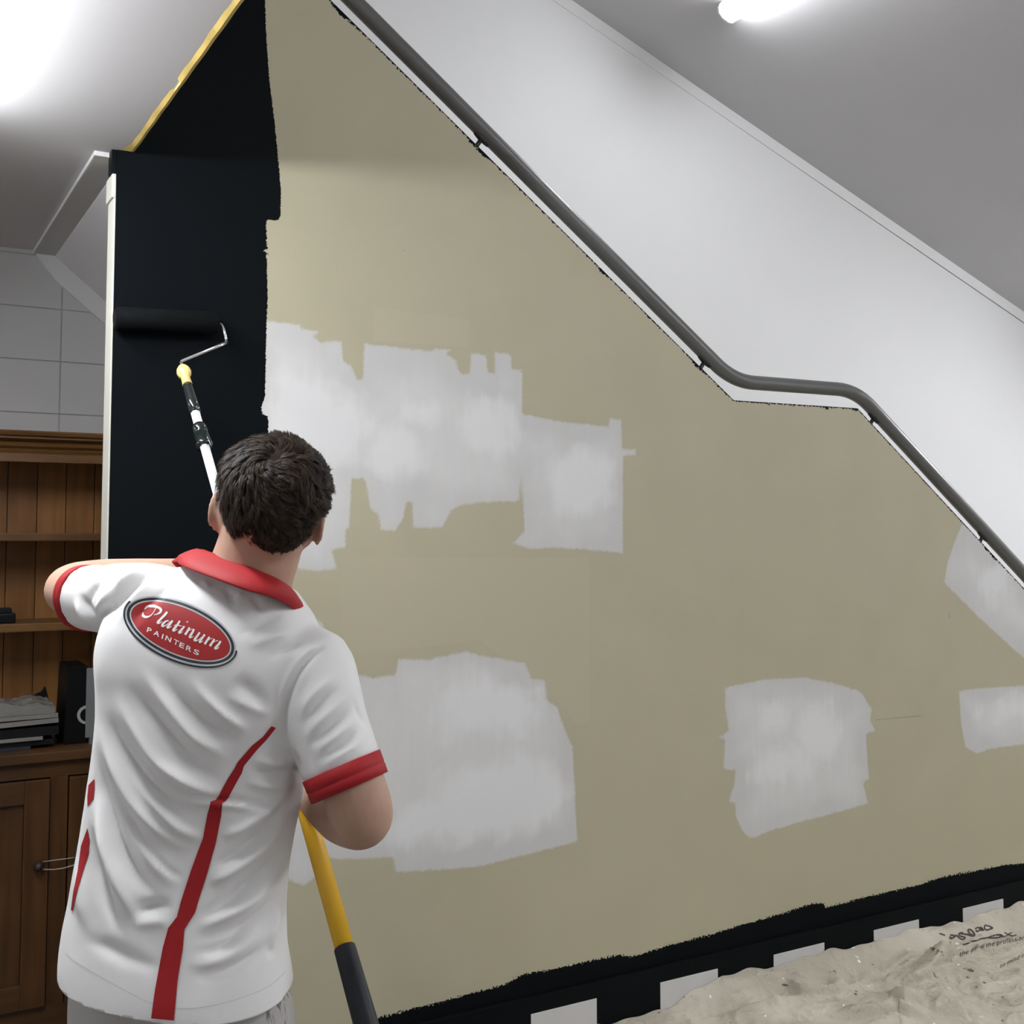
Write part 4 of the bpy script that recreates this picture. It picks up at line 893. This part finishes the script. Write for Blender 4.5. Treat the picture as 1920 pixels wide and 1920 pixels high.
# --- sleeve cuffs
def cuff(name, S, r, L, mat, tiltv=None):
    c = at(*S[-1][0]); ax_ = c - at(*S[-3][0]); ax_ /= np.linalg.norm(ax_)
    if tiltv is not None: ax_ = ax_ + tiltv; ax_ /= np.linalg.norm(ax_)
    u = np.cross(ax_, zu); u /= np.linalg.norm(u); w = np.cross(u, ax_); V_, Fs = [], []; n = 48
    prof = [(-.004, r - .002), (-.004, r + .0022), (L * .45, r + .0018), (L * .5, r + .0006), (L * .55, r + .0018), (L, r + .0012), (L, r - .003), (L * .3, r - .004)]
    for q, rr in prof:
        for k in range(n): a = 2 * math.pi * k / n; V_.append(c + ax_ * q + (u * math.cos(a) + w * math.sin(a)) * (rr + .0012 * math.sin(3 * a)))
    m = len(prof)
    for i in range(m):
        for k in range(n): k2 = (k + 1) % n; i2 = (i + 1) % m; Fs.append((i * n + k, i * n + k2, i2 * n + k2, i2 * n + k))
    return mesh_obj(name, V_, Fs, mat, shirt, True)
cuff('cuff', SLV_L, .0575, .018, M_red); cuff('cuff', SLV_R, .0645, .034, M_red)
# --- collar: a band round the neck folded over
top_px = [(360,1032),(388,1039),(440,1057),(490,1075),(530,1092),(553,1112),(563,1134)]; bot_px = [(333,1052),(346,1063),(400,1084),(460,1106),(512,1121),(548,1140),(567,1163)]
m = len(top_px); V_, Fs = [], []
def arcZ(i, zs, dz): q = i / (m - 1) * 2 - 1; return zs - dz * (1 - q * q)
topc = [at(x, y, arcZ(i, 1.945, .11)) for i, (x, y) in enumerate(top_px)]; botc = [at(x, y, arcZ(i, 1.935, .140)) for i, (x, y) in enumerate(bot_px)]
cn = at(470, 1085, 1.95)
ftop = [topc[-1] + FWD * .04 - RGT * .012 + np.array([0, 0, -.012]), cn + FWD * .095 + np.array([0, 0, -.045]) + RGT * .012, cn + FWD * .095 + np.array([0, 0, -.040]) - RGT * .012, topc[0] + FWD * .05 + RGT * .012 + np.array([0, 0, -.012])]
tip_r = botc[-1] + FWD * .035 - RGT * .004 + np.array([0, 0, -.016]); tip_l = at(334, 1066, 1.99)
fbot = [tip_r, cn + FWD * .115 + RGT * .045 + np.array([0, 0, -.095]), cn + FWD * .115 - RGT * .035 + np.array([0, 0, -.090]), tip_l]
Tc = catmull(np.array(topc + ftop + [topc[0]]), 8)[:-1]; Bc = catmull(np.array(botc + fbot + [botc[0]]), 8)[:-1]
nc = len(Tc); inner = [p + (cn + np.array([0, 0, .02]) - p) * np.array([.16, .16, 0]) + np.array([0, 0, -.004]) for p in Tc]; innb = [p + (cn - p) * np.array([.24, .24, 0]) + np.array([0, 0, -.045]) for p in Tc]
rowsc = [innb, inner, [p * .5 + q * .5 + np.array([0, 0, .004]) for p, q in zip(inner, Tc)], list(Tc)]
for q in (.08, .25, .5, .75, .92, 1.0):
    rowsc.append([a + (b - a) * q + (a - cn) * np.array([1, 1, 0]) / np.linalg.norm((a - cn)[:2]) * .009 * math.sin(q * math.pi) for a, b in zip(Tc, Bc)])
for r_ in rowsc: V_ += list(r_)
for i in range(len(rowsc) - 1):
    for k in range(nc): k2 = (k + 1) % nc; Fs.append((i * nc + k, i * nc + k2, (i + 1) * nc + k2, (i + 1) * nc + k))
col_o = mesh_obj('collar', V_, Fs, M_red, shirt, True); md = col_o.modifiers.new('thick', 'SOLIDIFY'); md.thickness = .003; md.offset = 0

# --- body: head, neck, arms and hands in one surface
g = Geo(); g.add(*loft(rings(.17, 3, 99, .80)))
HC = at(512, 930, 1.885); HU = zu * .985 + rt * .135 - fh * .02; HU /= np.linalg.norm(HU); HF = fh - HU * (fh @ HU); HF /= np.linalg.norm(HF); HR = np.cross(HF, HU)
g.tube(catmull([at(462,1120,1.93), at(470,1078,1.92), at(484,1035,1.915), at(497,985,1.905)], 4), np.interp(np.linspace(0, 3, 13), range(4), [.076, .072, .0705, .068]), 28)
g.ellipsoid(HC + HF * .004, (HR * .079, HF * .097, HU * .094), 28, 18)
g.ellipsoid(HC - HU * .055 + HF * .022, (HR * .062, HF * .072, HU * .072), 24, 14)            # lower face
g.ellipsoid(HC - HU * .105 + HF * .062, (HR * .030, HF * .026, HU * .022), 16, 10)           # chin
for s2 in (-1, 1):
    g.ellipsoid(HC - HU * .035 + HF * .066 + HR * s2 * .040, (HR * .022, HF * .020, HU * .018), 14, 10)     # cheek
    g.ellipsoid(HC + HU * .010 + HF * .088 + HR * s2 * .028, (HR * .026, HF * .010, HU * .008), 14, 8)      # brow
    g.ellipsoid(HC - HU * .045 + HF * .100 + HR * s2 * .010, (HR * .008, HF * .010, HU * .007), 10, 8)      # nostril wing
g.tube([HC + HU * .004 + HF * .094, HC - HU * .022 + HF * .107, HC - HU * .041 + HF * .116], [.007, .009, .011], 12)
g.tube([HC - HU * .072 + HF * .090 - HR * .022, HC - HU * .070 + HF * .099, HC - HU * .072 + HF * .090 + HR * .022], [.004, .006, .004], 10)
g.tube([HC - HU * .080 + HF * .088 - HR * .019, HC - HU * .081 + HF * .097, HC - HU * .080 + HF * .088 + HR * .019], [.004, .007, .004], 10)
g.ellipsoid(at(434,962,1.915), (HR * .022, HF * .04, HU * .042), 16, 10); g.ellipsoid(at(570,985,1.915), (HR * .022, HF * .04, HU * .040), 16, 10)
for px, py, s2 in ((407, 957, -1), (599, 984, 1)):                                            # ears
    c = at(px, py, 1.905); o_ = HR * s2 * .45 - HF * .80; o_ /= np.linalg.norm(o_); w = np.cross(o_, HU)
    g.ellipsoid(c, (HR * s2 * .0055, HF * .017, HU * .029), 18, 12)
    g.tube([c + HU * (.027 * math.cos(a)) - HF * (.015 * math.sin(a)) + HR * s2 * (.0045 + .003 * math.sin(a)) for a in np.linspace(-.5, 2.7, 12)], .0042, 10)
    g.ellipsoid(c - HU * .026 + HF * .004, (HR * s2 * .005, HF * .008, HU * .010), 12, 8)
GL, GR = pole(tpy(1062)), pole(tpy(1492))
ARM_L = [((320,1150,1.93),.048), ((235,1127,1.98),.048), ((180,1116,2.05),.048), ((140,1112,2.12),.045), ((131,1106,2.165),.046), ((150,1098,2.20),.0465), ((200,1091,2.245),.0455), ((260,1085,2.29),.041), ((330,1078,2.345),.034), ((378,1072,2.385),.0285)]
ARM_R = [((560,1250,1.885),.045), ((598,1310,1.86),.048), ((625,1380,1.845),.052), ((655,1455,1.835),.052), ((672,1505,1.83),.0525), ((677,1530,1.838),.0515), ((666,1534,1.87),.049), ((645,1527,1.92),.049), ((618,1512,1.99),.043), ((597,1502,2.045),.034), ((588,1497,2.075),.029)]
for A_ in (ARM_L, ARM_R): g.tube(catmull([at(*p) for p, _ in A_], 4), np.interp(np.arange(len(A_) * 4 - 3) / 4, np.arange(len(A_)), [r for _, r in A_]), 22)
def hand(wr, G, rp, side):
    """a fist closed round the pole: palm, four bent fingers and a thumb"""
    e3 = PD if side < 0 else PD                       # along the pole, towards the lower end
    v = wr - G; v -= e3 * (v @ e3); v /= np.linalg.norm(v); w = np.cross(e3, v)
    if w @ fh < 0: w = -w                             # fingers close over the far side
    def P(ang, r, h): return G + (v * math.cos(ang) + w * math.sin(ang)) * r + e3 * h
    pc = P(-.25, rp + .017, 0)
    g.tube([wr, wr * .5 + P(-.2, rp + .020, -.002) * .5, pc], [.027, .026, .024], 16)
    for h in (-.028, -.010, .010, .028): g.tube([wr * .45 + pc * .55 + e3 * h * .7, P(-.30, rp + .012, h), P(.35, rp + .0095, h * 1.06)], [.013, .013, .011], 12)
    for k, (h, rr, ext) in enumerate(((-.0325, .0088, 3.25), (-.0110, .0092, 3.5), (.0105, .0088, 3.35), (.0310, .0076, 3.0))):
        an_ = [.25, .75, 1.25, 1.75, 2.3, 2.8, ext]; rad_ = [rp + rr * (1.15 if q % 2 else 1.0) - .0005 for q in range(len(an_))]
        g.tube([P(a, r_, h + .0012 * k * a * .3) for a, r_ in zip(an_, rad_)], [rr * 1.1, rr * 1.12, rr, rr * 1.02, rr * .95, rr * .92, rr * .82], 12)
    th = [P(-.55, rp + .022, -.020), P(-1.0, rp + .016, -.036), P(-1.6, rp + .0105, -.046), P(-2.2, rp + .0098, -.050), P(-2.6, rp + .009, -.050)]
    g.tube(th, [.0145, .0125, .0105, .0102, .0085], 12)
hand(at(*ARM_L[-1][0]), GL, .0122, -1); hand(at(*ARM_R[-1][0]), GR, .0168, 1)
V, Fc = remesh('body_surface', g, .0036, 5, .5)
person_body = mesh_obj('body', V, Fc, M_skin, person, True)
for s2 in (-1, 1):
    e_ = HC + HF * .084 + HR * s2 * .031 - HU * .006; q = Geo(); q.ellipsoid(e_, (HR * .0125, HF * .0115, HU * .0085), 18, 12); eo = mesh_obj('eye', q.v, q.f, M_eye, person, True)
    q = Geo(); q.ellipsoid(e_ + HF * .0095, (HR * .0052, HF * .0028, HU * .0052), 14, 8); mesh_obj('iris', q.v, q.f, M_iris, eo, True)
# --- hair: cap following the outline, and short strands over it
HO = [(432,838),(458,823),(482,815),(510,811),(538,812),(562,821),(583,836),(602,852),(612,872),(619,897),(620,914),(616,935),(609,955),(596,975),(580,1003),(565,1022),(548,1036),(530,1043),(505,1046),(488,1039),(465,1026),(445,1012),(424,1002),(416,985),(413,962),(408,935),(407,910),(409,888),(416,866)]
HO = catmull(np.array(HO + [HO[0]], float), 4)[:-1]; hc = np.array((513, 925.0)); nh = len(HO); ZH = 1.885
def hpt(i, psi):                                     # psi 0 at the back pole, pi/2 on the outline, beyond it the front of the head
    s_ = math.sin(psi) ** .82; q = hc + (HO[int(i) % nh] - hc) * s_; dz = .108 if psi < math.pi / 2 else .092
    return at(q[0], q[1], ZH - dz * math.cos(psi) * (1 if psi < math.pi / 2 else 1))
V_, Fs = [], []; ps = list(np.linspace(.02, math.pi / 2, 26)) + list(np.linspace(math.pi / 2, 2.45, 12))[1:]
for psi in ps:
    for i in range(nh): V_.append(hpt(i, psi) + 0)
V_ = np.array(V_); V_ += np.array([mnoise.noise(Vector(v) * 55) * .0022 + mnoise.noise(Vector(v) * 24) * .004 for v in V_])[:, None] * ((V_ - HC) / np.linalg.norm(V_ - HC, axis=1, keepdims=True)) - ((V_ - HC) / np.linalg.norm(V_ - HC, axis=1, keepdims=True)) * .0042
for j in range(len(ps) - 1):
    for i in range(nh):
        i2 = (i + 1) % nh; f = (j * nh + i, j * nh + i2, (j + 1) * nh + i2, (j + 1) * nh + i); c = V_[list(f)].mean(0) - HC
        if ps[j] >= math.pi / 2 - .01 and (c @ HU) < .025 + .03 * (ps[j] - 1.5): continue       # no hair over the face
        Fs.append(f)
hairv, hairf = list(V_), list(Fs) + [tuple(range(nh))]; tint_ = [.1] * len(hairv)
crown = hpt(0, .02) * 0 + at(500, 862, ZH - .085)
r = np.random.RandomState(3)
FA = np.array([V_[list(f[:4])] for f in Fs]); FC = FA.mean(1)
def lay(p, rr):
    """lie of the hair at a point of the cap: root normal, direction, length, lift"""
    nrm = p - (HC - HU * .01); nrm /= np.linalg.norm(nrm); pp = proj(p)[0]
    away = p - crown; away -= nrm * (away @ nrm); away /= np.linalg.norm(away) + 1e-6
    nape = float(np.clip((pp[1] - 965) / 65, 0, 1)); sw = np.cross(nrm, away)
    d_ = away * .7 - zu * (.25 + .9 * nape) + sw * (.45 + 2.4 * mnoise.noise(Vector(p) * 15)) + rr.randn(3) * .28 * (1 - .6 * nape); d_ -= nrm * (d_ @ nrm); d_ /= np.linalg.norm(d_)
    return nrm, d_, nape
TUFT = []
for q in range(1500):
    p = FC[r.randint(len(FC))] + r.randn(3) * .001; nrm, d_, nape = lay(p, r)
    Lt = (.011 + .011 * r.rand()) * (1 - .55 * nape); up_ = (.10 + .38 * r.rand()) * (1 - .65 * nape)
    TUFT.append((p, p + d_ * Lt + nrm * Lt * up_ * .55 - zu * Lt * .12, nrm, r.rand() ** 1.7))
TP = np.array([q[0] for q in TUFT])
for q in range(24000):
    f = FA[r.randint(len(FA))]; p = (f * r.dirichlet(np.ones(len(f)))[:, None]).sum(0); k_ = int(((TP - p) ** 2).sum(1).argmin()); c0, tip, nrm, tn = TUFT[k_]
    tip = tip + (p - c0) * (.45 + .4 * r.rand()) + r.randn(3) * .0016; ax_ = tip - p; Ls = np.linalg.norm(ax_); sd_ = np.cross(nrm, ax_); sd_ /= np.linalg.norm(sd_) + 1e-9
    wd = .0005 + .0006 * r.rand(); b = len(hairv); tn = float(np.clip(tn * .75 + .35 * r.rand() - .1, 0, 1))
    for k, tq in enumerate((0, .35, .7, 1.0)):
        c = p + ax_ * tq + nrm * Ls * .16 * math.sin(tq * math.pi); ww = wd * (1 - .8 * tq); hairv += [c + sd_ * ww, c - sd_ * ww]; tint_ += [tn * (.6 + .4 * tq)] * 2
        if k: hairf.append((b + 2 * k - 2, b + 2 * k, b + 2 * k + 1, b + 2 * k - 1))
ho = mesh_obj('hair', hairv, hairf, M_hair, person, True); a_ = ho.data.attributes.new('tint', 'FLOAT', 'POINT'); a_.data.foreach_set('value', np.array(tint_, np.float32))
# --- trousers and boots
g = Geo(); hipr = [((165,1700),(495,1705),1.89,.085,.095), ((152,1780),(508,1795),1.885,.09,.095), ((143,1850),(528,1868),1.88,.098,.10), ((146,1925),(546,1940),1.88,.116,.112), ((165,2010),(540,2015),1.88,.108,.105), ((180,2060),(530,2060),1.88,.085,.09)]
g.add(*loft([(at(l[0], l[1], Z + .02), at(r_[0], r_[1], Z - .02), b, f) for l, r_, Z, b, f in hipr], e=2.3))
LEGS = []
for px, lat in ((245, -1), (445, 1)):
    t0 = at(px, 1985, 1.88); an_ = np.array([t0[0], t0[1], .06]) + RGT * lat * .03; kn = (t0 + an_) / 2 + FWD * .02; LEGS.append(an_)
    g.tube(catmull([t0 + np.array([0, 0, .06]), t0, kn + np.array([0, 0, .12]), kn, kn - np.array([0, 0, .2]), an_], 5), np.interp(np.linspace(0, 5, 26), range(6), [.095, .102, .084, .074, .070, .066]), 24)
V, Fc = remesh('trouser_surface', g, .008, 8, .5)
V += normals(V, Fc) * (np.array([mnoise.noise(Vector((v[0] * 14, v[1] * 14, v[2] * 5))) for v in V]) * .006)[:, None]
tr = mesh_obj('trousers', V, Fc, M_trou, person, True)
px_ = proj(V); sme = np.exp(-((px_[:, 0] - 522) / 30) ** 2) * np.exp(-((px_[:, 1] - 1880) / 60) ** 2)
a_ = tr.data.attributes.new('smear', 'FLOAT', 'POINT'); a_.data.foreach_set('value', sme.astype(np.float32))
for an_, lat in zip(LEGS, (-1, 1)):
    g = Geo(); f_ = FWD + RGT * lat * .15; f_ /= np.linalg.norm(f_); r2 = np.cross(f_, zu); b0 = np.array([an_[0], an_[1], 0])
    g.tube([b0 + zu * .14, b0 + zu * .09], [.052, .054], 20); g.ellipsoid(b0 - f_ * .02 + zu * .055, (r2 * .046, f_ * .065, zu * .05), 20, 12); g.ellipsoid(b0 + f_ * .09 + zu * .045, (r2 * .05, f_ * .115, zu * .042), 22, 12)
    V, Fc = remesh('boot_surface', g, .006, 5); V[:, 2] = np.maximum(V[:, 2], .016); bo = mesh_obj('boot', V, Fc, M_shoe, person, True)
    bm = bmesh.new(); bm_prism(bm, [b0 + zu * .0005 + r2 * x + f_ * y for x, y in ((-.04,-.08),(.04,-.08),(.052,-.02),(.054,.10),(.042,.18),(0,.208),(-.042,.18),(-.054,.10),(-.052,-.02))], (0, 0, .018)); bm_obj('sole', bm, M_sole, bo)
